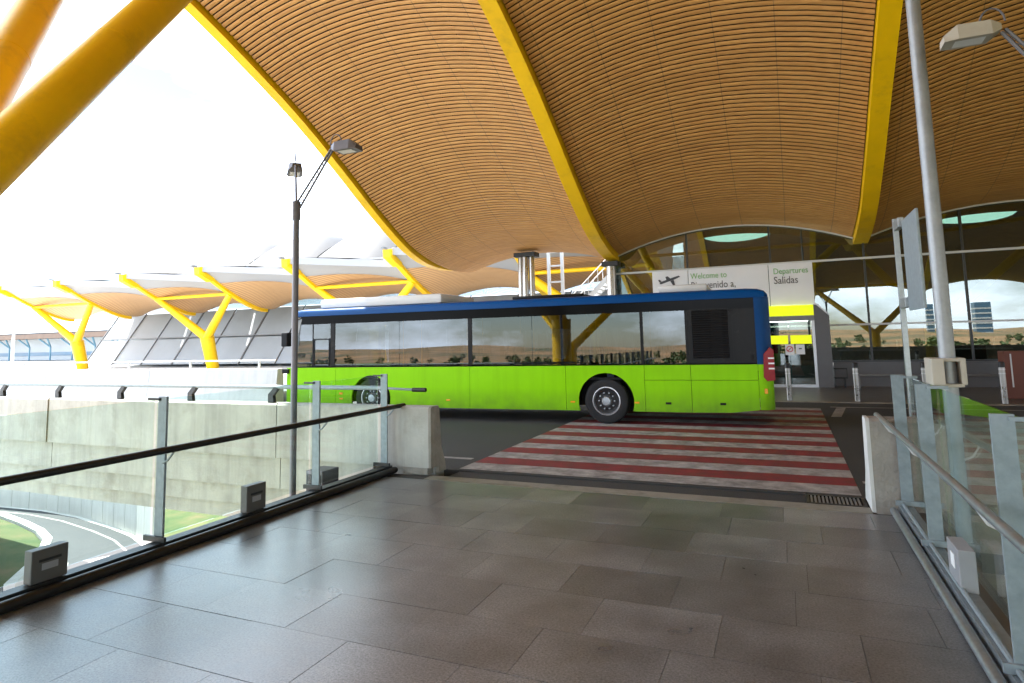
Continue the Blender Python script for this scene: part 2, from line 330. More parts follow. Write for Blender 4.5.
# upper road deck (viaduct) with asphalt top, and the wider forecourt in front of the terminal
m_ = MB(); m_.box(-120, -15, 8.02, 15.45, -0.9, 0.0); m_.box(-15, 60, 8.02, 18.3, -0.9, 0.0)
road = struct(m_.build('road', 'asphalt'))
Y0 = 8.10; P = 0.465
for k in range(19):
    y = Y0+k*P
    mb = MB(); mb.quad((-4.40, y, 0.004), (0.67, y, 0.004), (0.67, y+P-0.004, 0.004), (-4.40, y+P-0.004, 0.004))
    mb.build('crossing_stripe', 'road_white' if k % 2 == 0 else 'road_red', road)
for x0, x1, y0, y1 in ((-60, -4.55, 8.75, 8.87), (0.75, 40, 8.75, 8.87), (0.9, 40, 17.2, 17.32), (-60, -15.5, 15.0, 15.12)):
    MB().quad((x0, y0, 0.004), (x1, y0, 0.004), (x1, y1, 0.004), (x0, y1, 0.004)).build('road_line', 'road_white', road)
MB().quad((1.05, 17.32, 0.004), (1.25, 17.32, 0.004), (1.0, 15.3, 0.004), (0.8, 15.3, 0.004)).build('road_line', 'road_white', road)
# far pavement with kerb
m_ = MB(); m_.bbox(-15, 60, 18.3, 18.55, -0.9, 0.012, 0.02); struct(m_.build('kerb', 'concrete_worn'))
m_ = MB(); m_.box(-15, 60, 18.55, 46, -0.9, 0.008); struct(m_.build('pavement', 'granite_dark'))
m_ = MB(); m_.box(-160, -15.01, 29, 90, -0.9, 0.0); struct(m_.build('terrace', 'concrete_white'))
# pedestrian bridge
m_ = MB(); m_.box(-5.55, 1.2, -14, 7.42, -0.7, -0.012); m_.box(-5.55, -4.36, 7.42, 7.59, -0.7, -0.012); walk = struct(m_.build('walkway', 'grout'))
m_ = MB(); m_.box(-4.35, 0.70, 7.425, 8.015, -0.7, -0.02); m_.build('gutter', 'asphalt', walk)
m_ = MB(); m_.bbox(-4.55, 0.70, 7.36, 7.60, -0.2, 0.004, 0.012); m_.build('edge_slab', 'lip', walk)
rows = []; y = 7.35
k = 0
while y > -13.5:
    y1 = y-0.578; off = [0.0, 0.47, 0.16, 0.62, 0.30, 0.74][k % 6]
    x = -5.28-off
    while x < 0.93:
        wd = 0.79
        if random.random() < 0.10: wd = 0.60
        a, b = max(x, -5.28)+0.0014, min(x+wd, 0.93)-0.0014
        if b-a > 0.06: rows.append((a, b, y1+0.002, y-0.002))
        x += wd
    y = y1; k += 1
hid = MB(); cache = {}
for a, b, c, d in rows:
    zt = random.uniform(-0.0012, 0.0014)
    if d < 1.6:
        hid.box(a, b, c, d, -0.02, zt); continue
    key = (round(b-a, 3), round(d-c, 3))
    if key not in cache:
        t = MB().box(0, b-a, 0, d-c, -0.02, 0); 
        o = t.build('paving_slab', 'paving', walk, loc=(a, c, zt)); cache[key] = o
    else: dup(cache[key], walk, (a, c, zt))
struct(hid.build('paving_slab', 'paving', walk), 'stuff')
# drain grate
g = thing('drain_grate', 'dark iron drain grate set in the gutter by the right concrete end block', 'drain grate', (0.39, 7.72, 0.0))
MB().box(0.10, 0.68, 7.61, 7.64, -0.01, 0.006).box(0.10, 0.68, 7.97, 8.0, -0.01, 0.006).box(0.10, 0.13, 7.64, 7.97, -0.01, 0.006).box(0.65, 0.68, 7.64, 7.97, -0.01, 0.006).build('frame', 'dark_steel', g)
b0 = None
for i in range(13):
    x = 0.145+i*0.0385
    if b0 is None: b0 = MB().box(x, x+0.02, 7.642, 7.968, -0.01, 0.004).build('grate_bar', 'rust_red' if 0 else 'grey_steel', g)
    else: dup(b0, g, (i*0.0385, 0, 0))

# ------------------------------------------------------------------ lower road far below, left
lr = [(-46, 19.4), (-40, 20.6), (-36, 20.9), (-32.9, 20.7), (-29.6, 20.1), (-27.2, 19.5), (-25.0, 18.6), (-22.5, 16.8), (-20, 14.2), (-18, 10), (-17, 4), (-17, -8), (-18, -30)]
def offs(pts, d):
    o = []
    for i, p in enumerate(pts):
        a = Vector(pts[max(i-1, 0)]); b = Vector(pts[min(i+1, len(pts)-1)]); t = (b-a).normalized(); o.append((p[0]+t.y*d, p[1]-t.x*d))
    return o
def ribbon(name, m, a, b, z, parent=None):
    mb = MB()
    for i in range(len(a)-1): mb.quad((*a[i], z), (*a[i+1], z), (*b[i+1], z), (*b[i], z))
    return mb.build(name, m, parent)
lo = ribbon('lower_road', 'asphalt_pale', lr, offs(lr, 3.1), GZ+0.03); struct(lo)
ribbon('road_line', 'road_white', offs(lr, 0.58), offs(lr, 0.68), GZ+0.034, lo)
ribbon('road_line', 'road_white', offs(lr, 2.6), offs(lr, 2.68), GZ+0.034, lo)
MB().quad((-25.0, 15.3, GZ+0.034), (-24.8, 15.3, GZ+0.034), (-25.5, 17.0, GZ+0.034), (-25.7, 17.0, GZ+0.034)).quad((-26.0, 16.7, GZ+0.035), (-25.55, 17.5, GZ+0.035), (-25.1, 16.8, GZ+0.035)).build('road_arrow', 'road_white', lo)
rw = thing('retaining_wall', 'pale panelled concrete retaining wall curving beside the lower road', 'wall', (-32.9, 21, GZ))
wp = offs(lr, -0.35)[:7]
pn = []
for i in range(len(wp)-1):
    a, b = Vector(wp[i]), Vector(wp[i+1]); n = max(1, round((b-a).length/1.25))
    for j in range(n):
        p, q = a.lerp(b, j/n), a.lerp(b, (j+1)/n); dd = (q-p).normalized()*0.02; p = p+dd; q = q-dd
        MB().bar((p.x, p.y, GZ+1.2), (q.x, q.y, GZ+1.2), 0.25, 2.4).build('wall_panel', 'concrete_white', rw)
mb = MB(); mb.tube([(x, y, GZ+3.1) for x, y in wp], 0.025, 6); mb.build('fence_rail', 'galvanised', rw)
for i in range(len(wp)-1):
    a, b = Vector(wp[i]), Vector(wp[i+1])
    for j in range(2): p = a.lerp(b, j/2); MB().tube([(p.x, p.y, GZ+2.38), (p.x, p.y, GZ+3.1)], 0.03, 6).build('fence_post', 'galvanised', rw)
iw = thing('inner_barrier', 'low white concrete barrier on the inner side of the lower bend', 'barrier', (-30, 14, GZ))
ip = offs(lr, 3.3)[1:9]
for i in range(len(ip)-1):
    a, b = Vector(ip[i]), Vector(ip[i+1]); MB().bar((a.x, a.y, GZ+0.55), (b.x, b.y, GZ+0.55), 0.3, 1.1).build('barrier_section', 'concrete_white', iw)
ip2 = offs(lr, 3.5)[1:9]; mb = MB()
for i in range(len(ip2)-1): mb.quad((*ip2[i], GZ+1.0), (*ip2[i+1], GZ+1.0), (ip2[i+1][0]-9, ip2[i+1][1]-3, GZ+1.6), (ip2[i][0]-9, ip2[i][1]-3, GZ+1.6))
struct(mb.build('lawn', 'grass_green'))
struct(MB().quad((-31, 22, GZ+0.01), (-20, 16.5, GZ+0.01), (-14, 26, GZ+0.01), (-24, 32, GZ+0.01)).build('lawn', 'grass_green'))

# ------------------------------------------------------------------ near parapet (left), its tube rail, far barrier, right end block
pp = thing('road_parapet', 'long weathered concrete road parapet behind the left glass railing', 'parapet', (-4.5, 7.7, 0))
xs = [-4.60, -7.35, -13.05, -18.0, -23.0, -28.0, -34, -44, -60, -90]
for i in range(len(xs)-1):
    a, b = xs[i]-0.008, xs[i+1]+0.008
    st = 0.0 if i < 2 else -0.02
    prof = [(7.60+st, 0.09), (7.60+st, 0.89), (7.63+st, 0.92), (7.80, 0.92), (7.83, 0.89), (7.88, 0.35), (7.99, 0.10), (8.015, 0.0), (8.015, -0.35), (7.77, -0.35), (7.77, 0.09)]
    MB().prism(prof, 'x', a, b).build('parapet_panel', 'concrete', pp)
    if i == 0: MB().prism([(7.598, 0.092), (7.598, 0.892), (7.628, 0.923), (7.802, 0.923), (7.833, 0.892), (7.883, 0.352), (7.993, 0.102), (8.013, 0.0), (7.80, 0.0), (7.80, 0.092)], 'x', -4.607, -4.565).build('end_face', 'concrete_worn', pp)
    MB().prism([(7.70, -0.40), (7.70, 0.075), (7.765, 0.075), (7.765, -0.40)], 'x', a if i else -5.6, b).build('edge_beam', 'concrete', pp)
MB().prism([(7.79, -0.72), (7.79, -0.405), (8.0, -0.405), (8.0, -0.72)], 'x', -5.6, -90).prism([(7.90, -0.98), (7.90, -0.722), (8.0, -0.72), (8.0, -0.98)], 'x', -5.6, -90).build('fascia', 'concrete', pp)
MB().prism([(7.605, 0.0), (7.605, 0.087), (7.76, 0.087), (7.76, 0.0)], 'x', -4.63, -5.02).build('foot_block', 'concrete_worn', pp)
tr = thing('parapet_rail', 'long grey tube rail on dark brackets along the concrete parapet top', 'rail', (-7.5, 7.6, 0.95))
MB().tube([(-5.45, 7.7, 1.165), (-60, 7.7, 1.165)], 0.032, 10).build('tube', 'galvanised_flat', tr, True)
MB().tube([(-4.92, 7.7, 1.145), (-4.70, 7.7, 1.145)], 0.030, 10).build('end_cap', 'rail_black', tr, True)
MB().tube([(-5.45, 7.7, 1.165), (-4.92, 7.7, 1.147)], 0.017, 8).build('end_rod', 'galvanised_flat', tr, True)
bk = None
for i in range(20):
    if bk is None: bk = MB().prism([(-7.60, 0.921), (-7.48, 0.921), (-7.50, 1.03), (-7.41, 1.13), (-7.44, 1.16), (-7.48, 1.16), (-7.60, 1.05)], 'y', 7.67, 7.73).build('bracket', 'dark_steel', tr)
    else: dup(bk, tr, (-1.8*i, 0, 0))
fb = thing('far_barrier', 'long white concrete barrier on the far side of the road at left', 'barrier', (-15.5, 15.7, 0))
x = -15.05
while x > -115:
    MB().prism([(15.46, -0.9), (15.46, 0.02), (15.52, 0.30), (15.60, 1.06), (15.85, 1.06), (15.90, -0.9)], 'x', x-0.01, x-5.99).build('barrier_section', 'concrete_white', fb); x -= 6
fr_ = thing('far_handrail', 'thin white handrail on posts running above the far white barrier', 'rail', (-15.5, 15.75, 1.06))
MB().tube([(-15.3, 15.75, 1.33), (-110, 15.75, 1.33)], 0.025, 8).build('rail', 'white_paint', fr_, True)
p0 = None
for i in range(26):
    if p0 is None: p0 = MB().box(-16.03, -15.97, 15.72, 15.78, 1.06, 1.31).build('post', 'white_paint', fr_)
    else: dup(p0, fr_, (-3.2*i, 0, 0))
eb = thing('end_block', 'scuffed concrete end block beside the right handrail and drain grate', 'concrete block', (0.95, 7.7, 0))
MB().prism([(7.43, -0.3), (7.43, 0.90), (7.46, 0.93), (7.68, 0.93), (7.72, 0.90), (7.80, 0.35), (7.98, 0.10), (8.015, 0.0), (8.015, -0.3)], 'x', 0.735, 1.9).build('block', 'concrete_worn', eb)
MB().prism([(7.427, 0.0), (7.427, 0.90), (7.46, 0.934), (7.68, 0.934), (7.722, 0.90), (7.802, 0.35), (7.982, 0.10), (8.018, 0.0)], 'x', 0.700, 0.734).build('end_face', 'concrete_white', eb)
rp_ = thing('right_parapet', 'concrete road parapet running right behind the right glass railing', 'parapet', (2, 7.7, 0))
for a, b in ((1.91, 7), (7.02, 14), (14.02, 30)):
    MB().prism([(7.43, -0.9), (7.43, 0.90), (7.46, 0.93), (7.68, 0.93), (7.72, 0.90), (7.80, 0.35), (7.98, 0.10), (8.015, 0.0), (8.015, -0.9)], 'x', a, b).build('parapet_panel', 'concrete', rp_)

# ------------------------------------------------------------------ glass railings of the footbridge
def railing(side, label):
    s = -1 if side == 'L' else 1
    X = -5.14 if s < 0 else 0.88                       # inner face line
    def px(d): return X+s*d
    dark = s < 0
    name = 'glass_railing'
    r = thing(name, label, 'railing', (px(0.1), 0, 0))
    ys = [7.50 if s < 0 else 7.38, 6.10, 4.05]+[4.05-2.03*k for k in range(1, 9)]
    def bx(mb, d0, d1, *a): return mb.box(min(px(d0), px(d1)), max(px(d0), px(d1)), *a)
    yA, yB = -13.0, 7.585 if s < 0 else 7.42
    bx(MB(), 0.05, 0.17, yA, yB, 0.0, 0.10).build('base_beam', 'dark_steel' if dark else 'galvanised', r)
    MB().tube([(px(0.0), yA, 0.045), (px(0.0), yB+(0.0 if dark else -0.05), 0.045)], 0.043 if dark else 0.034, 12).build('base_pipe', 'rail_black' if dark else 'galvanised', r, True)
    if not dark:
        MB().tube([(px(0.085-0.0), yA, 0.118), (px(0.085), 7.40, 0.118)], 0.018, 8).build('cable_pipe', 'galvanised_flat', r, True)
        bx(MB(), 0.17, 0.34, yA, 7.42, -0.1, 0.03).build('kerb_strip', 'granite_dark', r)
    yh = 7.72 if dark else 7.85
    hx = px(-0.06 if dark else -0.03)
    MB().tube([(hx, yA, 0.925), (hx, yh, 0.925)], 0.031 if dark else 0.026, 12).build('handrail', 'rail_black' if dark else 'galvanised', r, True)
    first = None
    for y in ys:
        if first is None:
            ty = ys[0]
            mb = bx(MB(), 0.075, 0.180, y-0.011, y+0.011, 0.102, 1.38); a = mb.build('post', 'galvanised_flat', r)
            mb = MB().tube([(px(0.08), y-0.02, 0.79), (px(0.02), y-0.02, 0.82), (hx, y-0.02, 0.905)], 0.010, 6); b = mb.build('handrail_bracket', 'galvanised_flat' if dark else 'white_paint', r)
            mb = bx(MB(), 0.15, 0.30, y-0.03, y-0.012, 1.345, 1.368); c = mb.build('glass_clamp', 'rail_black' if dark else 'galvanised_flat', r)
            mb = bx(MB(), 0.02, 0.29, y-0.035, y-0.012, 0.103, 0.15); d = mb.build('foot_clamp', 'rail_black' if dark else 'galvanised_flat', r)
            first = (a, b, c, d)
        else:
            for o in first: dup(o, r, (0, y-ty, 0))
    gx = 0.222
    for i in range(len(ys)):
        y1 = (ys[i]-0.015) if i else ys[0]-0.015
        y0 = ys[i+1]+0.015 if i+1 < len(ys) else yA
        bx(MB(), gx, gx+0.012, y0, y1, 0.115, 1.355).build('glass_pane', 'glass_clear', r)
    return r
railing('L', 'left glass railing with dark base beam and black handrail above the lower road')
railing('R', 'right glass railing with galvanised posts, tube handrail and floor pipes')
def floor_light(label, x, y, sx, m, h=0.30, w_=0.28, mlab='paper'):
    t = thing('junction_box', label, 'box', (x, y, 0.1), None)
    MB().bbox(x-0.045, x+0.045, y-w_/2, y+w_/2, 0.105, 0.105+h, 0.008).build('case', m, t)
    MB().box(x+sx*0.0455, x+sx*0.05, y-w_*0.30, y+w_*0.30, 0.105+h*0.62, 0.105+h*0.70).build('slot', 'dark_steel', t)
    MB().box(x+sx*0.0455, x+sx*0.049, y-w_*0.22, y+w_*0.22, 0.105+h*0.36, 0.105+h*0.56).build('label_plate', mlab, t)
    return t
floor_light('grey box on the left railing base nearest the camera', -5.25, 3.10, 1, 'box_grey', 0.24, 0.26, 'box_pale')
floor_light('grey box on the left railing base between the two nearer posts', -5.25, 5.12, 1, 'box_grey', 0.27, 0.26, 'box_pale')
rb = thing('cable_box', 'pale grey metal box on the kerb behind the right handrail', 'box', (0.99, 5.27, 0.05))
MB().bbox(0.955, 1.055, 5.10, 5.42, 0.10, 0.37, 0.008).build('case', 'box_pale', rb)
MB().box(0.949, 0.954, 5.20, 5.30, 0.22, 0.31).build('label_plate', 'paper', rb)

# ------------------------------------------------------------------ near terminal roof
PROF = [(-17, 5.0), (-15, 5.25), (-12, 6.7), (-9, 8.5), (-5, 10.6), (-1, 11.9), (4, 12.4), (8, 11.85), (11, 10.75), (13, 9.92), (15, 8.98), (17, 7.85), (19, 6.65), (21, 5.62), (22.5, 5.15), (24, 4.92), (25.5, 4.88), (27, 5.1), (30, 6.3), (34, 8.6), (40, 11)]
def zr(y): return interp(PROF, y)
RX = [-13.8, -6.0]+[2.55+8.55*k for k in range(9)]
RISE = [0.75]+[0.88]*9
NB = len(RX)-1
def zc(bay, x, y):
    u = (x-RX[bay])/(RX[bay+1]-RX[bay]); return zr(y)+RISE[bay]*4*u*(1-u)
bld = thing('terminal_building', 'airport terminal with wave roof of bamboo slats, yellow ribs and dark glass front', 'building', (0, 24, 0))
def yline(a, b, step):
    ys = [a]; y = a
    while y < b:
        s = (zr(y+0.05)-zr(y-0.05))/0.1; y += step/math.sqrt(1+s*s); ys.append(min(y, b))
    return ys
# roof shell above, dark lining below it (the ceiling bay the slats hang from)
def bay_sheet(bay, dz, m, nm):
    mb = MB(); ys = yline(-16.4, 27.2 if bay == 0 else 40, 0.8); nx = 12; bm = bmesh.new(); grid = []
    for y in ys:
        row = []
        for j in range(nx+1):
            x = RX[bay]+0.004+(RX[bay+1]-RX[bay]-0.008)*j/nx; row.append(bm.verts.new((x, y, zc(bay, x, y)+dz)))
        grid.append(row)
    for i in range(len(ys)-1):
        for j in range(nx): bm.faces.new((grid[i][j], grid[i][j+1], grid[i+1][j+1], grid[i+1][j]))
    return MB().add_bm(bm).build(nm, m, bld, True)
CEIL = []
for bay in range(NB):
    CEIL.append(bay_sheet(bay, 0.16, 'deck_dark', 'ceiling_bay')); bay_sheet(bay, 0.55, 'roof_white', 'roof_shell')
# ribs
for k, rx in enumerate(RX):
    ys = yline(-16.6, 25.6 if k == 0 else 39.5, 0.5); mb = MB(); wdt = 0.44 if k else 0.34
    n0 = 0
    for y in ys:
        s = (zr(y+0.05)-zr(y-0.05))/0.1; nn = Vector((0, -s, 1)).normalized(); c = Vector((rx, y, zr(y)))
        lift = 0 if k else max(0, y-22.5)*0.09; lo_ = c-nn*((0.14 if k else 0.07)-lift); hi = c+nn*0.50
        for dx, pt in ((-wdt/2, lo_), (wdt/2, lo_), (wdt/2, hi), (-wdt/2, hi)): mb.v.append((pt.x+dx, pt.y, pt.z))
    for i in range(len(ys)-1):
        a = i*4
        for j in range(4): mb.f.append((a+j, a+(j+1) % 4, a+4+(j+1) % 4, a+4+j))
    mb.f.append((0, 1, 2, 3)); a = (len(ys)-1)*4; mb.f.append((a+3, a+2, a+1, a))
    mb.build('rib', 'yellow_paint', bld)
# slats
def slat(mb, bay, y, wd=0.12, th=0.03):
    nx = 12; s = (zr(y+0.05)-zr(y-0.05))/0.1; t = Vector((0, 1, s)).normalized(); nn = Vector((0, -t.z, t.y))
    xa, xb = RX[bay]+0.255, RX[bay+1]-0.255; i0 = len(mb.v)
    for j in range(nx+1):
        x = xa+(xb-xa)*j/nx; c = Vector((x, y, zc(bay, x, y)))
        for a, b in ((-wd/2, th), (-wd/2, 0.014), (-wd*0.3, 0), (wd*0.3, 0), (wd/2, 0.014), (wd/2, th)): mb.v.append(tuple(c+t*a+nn*b))
    for j in range(nx):
        a = i0+j*6
        for e in ((0, 1), (1, 2), (2, 3), (3, 4), (4, 5)): mb.f.append((a+e[0], a+e[1], a+6+e[1], a+6+e[0]))
    return mb
PITCHS = 0.146
allys = yline(-16.2, 26.9, PITCHS)
for bay in range(5):
    ceil = CEIL[bay]
    for f_ in (0.2, 0.4, 0.6, 0.8):                       # battens that carry the slats
        x = RX[bay]+(RX[bay+1]-RX[bay])*f_; ysb = yline(-16.2, 26.5, 1.0); mb = MB()
        for y in ysb:
            for dx, dz in ((-0.025, 0.035), (0.025, 0.035), (0.025, 0.085), (-0.025, 0.085)): mb.v.append((x+dx, y, zc(bay, x, y)+dz))
        for i in range(len(ysb)-1):
            for j in range(4): mb.f.append((i*4+j, i*4+(j+1) % 4, i*4+4+(j+1) % 4, i*4+4+j))
        mb.build('batten', 'deck_dark', ceil)
    rest = MB()
    for y in allys:
        yy = y; wd = 0.108+random.uniform(-0.002, 0.002)
        if bay < 3 and (10.6, 12.4, 13.0)[bay] < y < 24.3: slat(MB(), bay, yy, wd).build('slat', 'bamboo', ceil, True)
        else: slat(rest, bay, yy, wd)
    for y in yline(27.1, 39.5, 0.24):
        if bay: slat(rest, bay, y, 0.18)
    struct(rest.build('slat', 'bamboo', ceil, True), 'stuff')

# ------------------------------------------------------------------ terminal front
FY = 24.0
MX = [-6.0, -3.19, -0.31, 2.62, 5.41, 8.25, 11.1, 13.95, 16.8, 19.65]
def bay_of(x): return max(i for i in range(len(RX)-1) if RX[i] <= x+1e-6)
for i, x in enumerate(MX):
    xx = min(x, 19.6); top = zc(bay_of(min(xx, 19.6)), xx, FY)+0.1
    MB().box(x-0.03, x+0.03, FY-0.06, FY+0.10, 0.0, top).build('mullion', 'mullion', bld)
for z, hgt, m in ((4.28, 0.07, 'pale_strip'), (2.05, 0.06, 'pale_strip'), (0.83, 0.06, 'mullion')):
    MB().box(-6.0, 19.65, FY-0.10, FY-0.062, z-hgt/2, z+hgt/2).build('transom', m, bld)
for i in range(len(MX)-1):
    a, b = MX[i]+0.031, MX[i+1]-0.031
    for z0, z1 in ((0.86, 2.02), (2.08, 4.245)):
        MB().box(a, b, FY, FY+0.02, z0, z1).build('glass_pane', 'glass_facade', bld)
    n = 10; poly = [(a, 4.315), (b, 4.315)]+[(b+(a-b)*k/n, max(4.4, zc(bay_of(b+(a-b)*k/n), b+(a-b)*k/n, FY)+0.02)) for k in range(n+1)]
    MB().prism(poly, 'y', FY, FY+0.02).build('glass_pane', 'glass_facade', bld)
for bay in (1, 2, 3):                                     # pale edge strip where glass meets the vault
    n = 24; mb = MB(); xa, xb = RX[bay]+0.05, RX[bay+1]-0.05
    for j in range(n):
        x0, x1 = xa+(xb-xa)*j/n, xa+(xb-xa)*(j+1)/n
        mb.bar((x0, FY-0.13, zc(bay, x0, FY)-0.035), (x1, FY-0.13, zc(bay, x1, FY)-0.035), 0.05, 0.05)
    mb.build('edge_strip', 'pale_strip', bld)
MB().box(1.45, 60, 23.72, 23.93, 0.01, 0.80).build('plinth', 'plinth_grey', bld)
MB().box(-6.2, -0.6, 23.72, 23.93, 0.01, 0.80).build('plinth', 'plinth_grey', bld)
MB().box(-6.2, -6.06, FY-0.1, 40, 0.0, 4.9).build('side_wall', 'glass_wing', bld)
MB().box(-6.0, 60, 43.5, 43.7, 0.0, 12).build('back_wall', 'interior_dark', bld)
MB().box(-5.9, 60, 24.2, 43.4, 0.009, 0.02).build('interior_floor', 'plinth_grey', bld)
for cx, cy, rx_, ry_ in ((-1.72, 31.2, 1.75, 1.5), (7.1, 31.2, 1.9, 1.5)):
    n = 28; MB().quad(*[(cx+rx_*math.cos(2*PI*k/n), cy+ry_*math.sin(2*PI*k/n), zr(cy+ry_*math.sin(2*PI*k/n))-0.16+0.0) for k in range(n)]).build('skylight', 'skylight', bld)
for x0 in (1.9, 4.9, 7.9):                          # desks inside the hall
    dk = thing('check_in_desk', 'dark teal desk behind the terminal glass, %s' % {1.9: 'nearest the grey lobby', 4.9: 'behind the tall mast', 7.9: 'at the right picture edge'}[x0], 'desk', (x0, 27, 0.021), 'desks inside the hall')
    MB().bbox(x0, x0+2.3, 27.0, 27.6, 0.021, 1.08, 0.02).build('counter', 'teal', dk); MB().box(x0-0.04, x0+2.34, 26.95, 27.65, 1.081, 1.12).build('counter_top', 'alu', dk)
    MB().box(x0+0.2, x0+2.1, 27.58, 27.62, 1.45, 1.75).build('screen_panel', 'plinth_grey', dk); MB().box(x0+0.3, x0+0.36, 27.58, 27.62, 1.121, 1.449).build('screen_leg', 'alu', dk); MB().box(x0+1.94, x0+2.0, 27.58, 27.62, 1.121, 1.449).build('screen_leg', 'alu', dk)
# steel columns under the low line of the roof
def column(x, y, top, label):
    t = thing('steel_column', label, 'column', (x, y, 0), None)
    for dx, dy in ((-0.26, 0), (-0.02, -0.1), (0.22, 0.02)):
        MB().lathe([(0.125, 0), (0.125, top-0.12)], (x+dx, y+dy, 0.01), 'z', 18).build('shaft', 'steel_bright', t, True)
    MB().bbox(x-0.48, x+0.48, y-0.3, y+0.3, top-0.11, top+0.08, 0.02).build('head_plate', 'dark_steel', t)
column(-9.95, 24.6, 5.42, 'bright steel column cluster rising behind the middle of the bus roof')
t = thing('steel_column', 'single steel column at the left corner of the glass terminal front', 'column', (-6.02, 23.7, 0))
MB().lathe([(0.19, 0), (0.19, 4.66)], (-6.02, 23.62, 0.01), 'z', 20).build('shaft', 'steel_bright', t, True)
MB().bbox(-6.35, -5.7, 23.4, 23.86, 4.55, 4.74, 0.02).build('head_plate', 'dark_steel', t)

# ------------------------------------------------------------------ yellow forked columns
def smooth_arm(mb, a, b, r0, r1):
    a, b = Vector(a), Vector(b); n = 10
    mb.tube([a.lerp(b, k/n) for k in range(n+1)], [r0*(1-k/n)+r1*k/n for k in range(n+1)], 28); return mb
def forked(label, base, knee, ends, rt_, r0, r1, group='yellow forked columns', tie=True):
    t = thing('forked_column', label, 'column', base, group)
    smooth_arm(MB(), base, Vector(knee)+Vector((0, 0, rt_*0.2)), rt_*0.92, rt_*1.05).build('trunk', 'yellow_paint', t, True)
    for e in ends:
        smooth_arm(MB(), knee, e, r0, r1).build('arm', 'yellow_paint', t, True)
        d = (Vector(e)-Vector(knee)).normalized()
        mb = MB(); p = Vector(knee)+(Vector(e)-Vector(knee))*0.34; mb.tube([p-d*0.006, p+d*0.006], r0+(r1-r0)*0.34+0.004, 28); mb.build('weld_ring', 'yellow_paint', t, True)
    if tie: MB().tube([ends[0], ends[1]], r1*0.55, 12).build('tie_beam', 'yellow_paint', t, True)
    return t
forked('huge yellow forked column close at the upper left, arms crossing the sky', (-7.3, 1.9, GZ), (-7.06, 2.76, 2.66), [(-9.55, 9.85, 11.9), (-13.75, 8.4, 11.7)], 0.36, 0.262, 0.25, tie=False)
for xx, lab in ((6.8, 'yellow forked column under the roof behind the viewer on the right'),):
    forked(lab, (xx, -10.2, GZ), (xx, -11, 1.6), [(RX[3] if xx < 10 else RX[4], -13.6, 5.7), (RX[2] if xx < 10 else RX[5], -13.6, 5.7)], 0.34, 0.26, 0.2)
forked('yellow forked column under the roof behind the viewer on the left', (-9.9, -10.2, GZ), (-9.9, -11, 1.6), [(-6.0, -13.6, 5.7), (-13.7, -13.6, 5.7)], 0.34, 0.26, 0.2)
for i, (xx, ea, eb_, lab) in enumerate(((-1.7, -5.6, 2.2, 'left yellow forked column inside the dark glass hall'), (4.85, 2.45, 8.7, 'right yellow forked column inside the dark glass hall'))):
    yk = 30.0 if i == 0 else 26.1
    forked(lab, (xx, yk+0.4, 0.021), (xx, yk, 1.9), [(ea, yk-(2.4 if i == 0 else 0.5), 5.35 if i == 0 else 4.95), (eb_, yk-(2.4 if i == 0 else 0.5), 5.35 if i == 0 else 5.55)], 0.3, 0.17, 0.13)

# ------------------------------------------------------------------ entrance pod and sign wall
sg = thing('departures_sign', 'long white sign board with green and grey lettering above the entrance', 'sign', (-1.7, 23.4, 2.7))
for a, b in ((-4.41, -3.12), (-3.10, -0.40), (-0.38, 1.0)):
    MB().bbox(a, b, 23.40, 23.50, 2.76, 4.21, 0.008).build('panel', 'white_panel', sg)
def text(body, x, z, size, m, y, parent, name='lettering', ext=0.004, sx=1.0):
    c = bpy.data.curves.new(name, 'FONT'); c.body = body; c.size = size; c.extrude = ext; c.resolution_u = 3
    tmp = bpy.data.objects.new('tmp', c); col.objects.link(tmp)
    dg = bpy.context.evaluated_depsgraph_get(); me = bpy.data.meshes.new_from_object(tmp.evaluated_get(dg))
    bpy.data.objects.remove(tmp)
    og = ORG.get(parent.name, Vector())
    for v_ in me.vertices: v_.co = Vector((x+v_.co.x*sx, y-v_.co.z, z+v_.co.y))-og
    me.materials.clear(); me.materials.append(MATS[m]); o = bpy.data.objects.new(name, me); col.objects.link(o); o.parent = parent; return o
text('Welcome to', -3.03, 3.86, 0.30, 'text_green', 23.394, sg, sx=0.82)
text('Bienvenido a,', -3.03, 3.50, 0.36, 'text_grey', 23.394, sg, sx=0.80)
text('Departures', -0.24, 3.86, 0.29, 'text_green', 23.394, sg, sx=0.82)
text('Salidas', -0.24, 3.52, 0.36, 'text_grey', 23.394, sg, sx=0.82)
ic = MB()
def plane_pt(u, v): return (-3.78+u*0.42, v*0.42+3.83)
for poly in ([(-0.9, -0.25), (-0.75, -0.3), (0.55, 0.22), (0.92, 0.42), (0.80, 0.55), (0.4, 0.42), (-0.8, -0.05)], [(-0.25, 0.02), (0.15, 0.2), (-0.15, 0.55), (-0.35, 0.5)], [(0.05, 0.0), (0.35, 0.12), (0.45, -0.45), (0.28, -0.5)], [(-0.88, -0.1), (-0.7, 0.02), (-0.85, 0.22), (-1.0, 0.18)]):
    ic.prism([plane_pt(u, v*0.8) for u, v in poly], 'y', 23.385+0.002*len(ic.f)/100, 23.397)
ic.build('plane_symbol', 'text_grey', sg)
pod = thing('entrance_lobby', 'grey entrance lobby with lime yellow header and glass doors', 'entrance', (0.3, 23.4, 0))
MB().bbox(-0.62, 0.93, 23.15, 23.38, 2.40, 2.75, 0.01).build('header', 'lime', pod)
MB().prism([(0.932, 2.75), (1.02, 2.73), (1.38, 2.36), (1.38, 0.01), (0.932, 0.01)], 'y', 23.14, 24.6).build('side_panel', 'plinth_grey', pod)
MB().prism([(0.93, 2.755), (1.02, 2.735), (1.385, 2.365), (1.385, 2.40), (1.05, 2.78), (0.93, 2.79)], 'y', 23.12, 24.6).build('roof_edge', 'white_panel', pod)
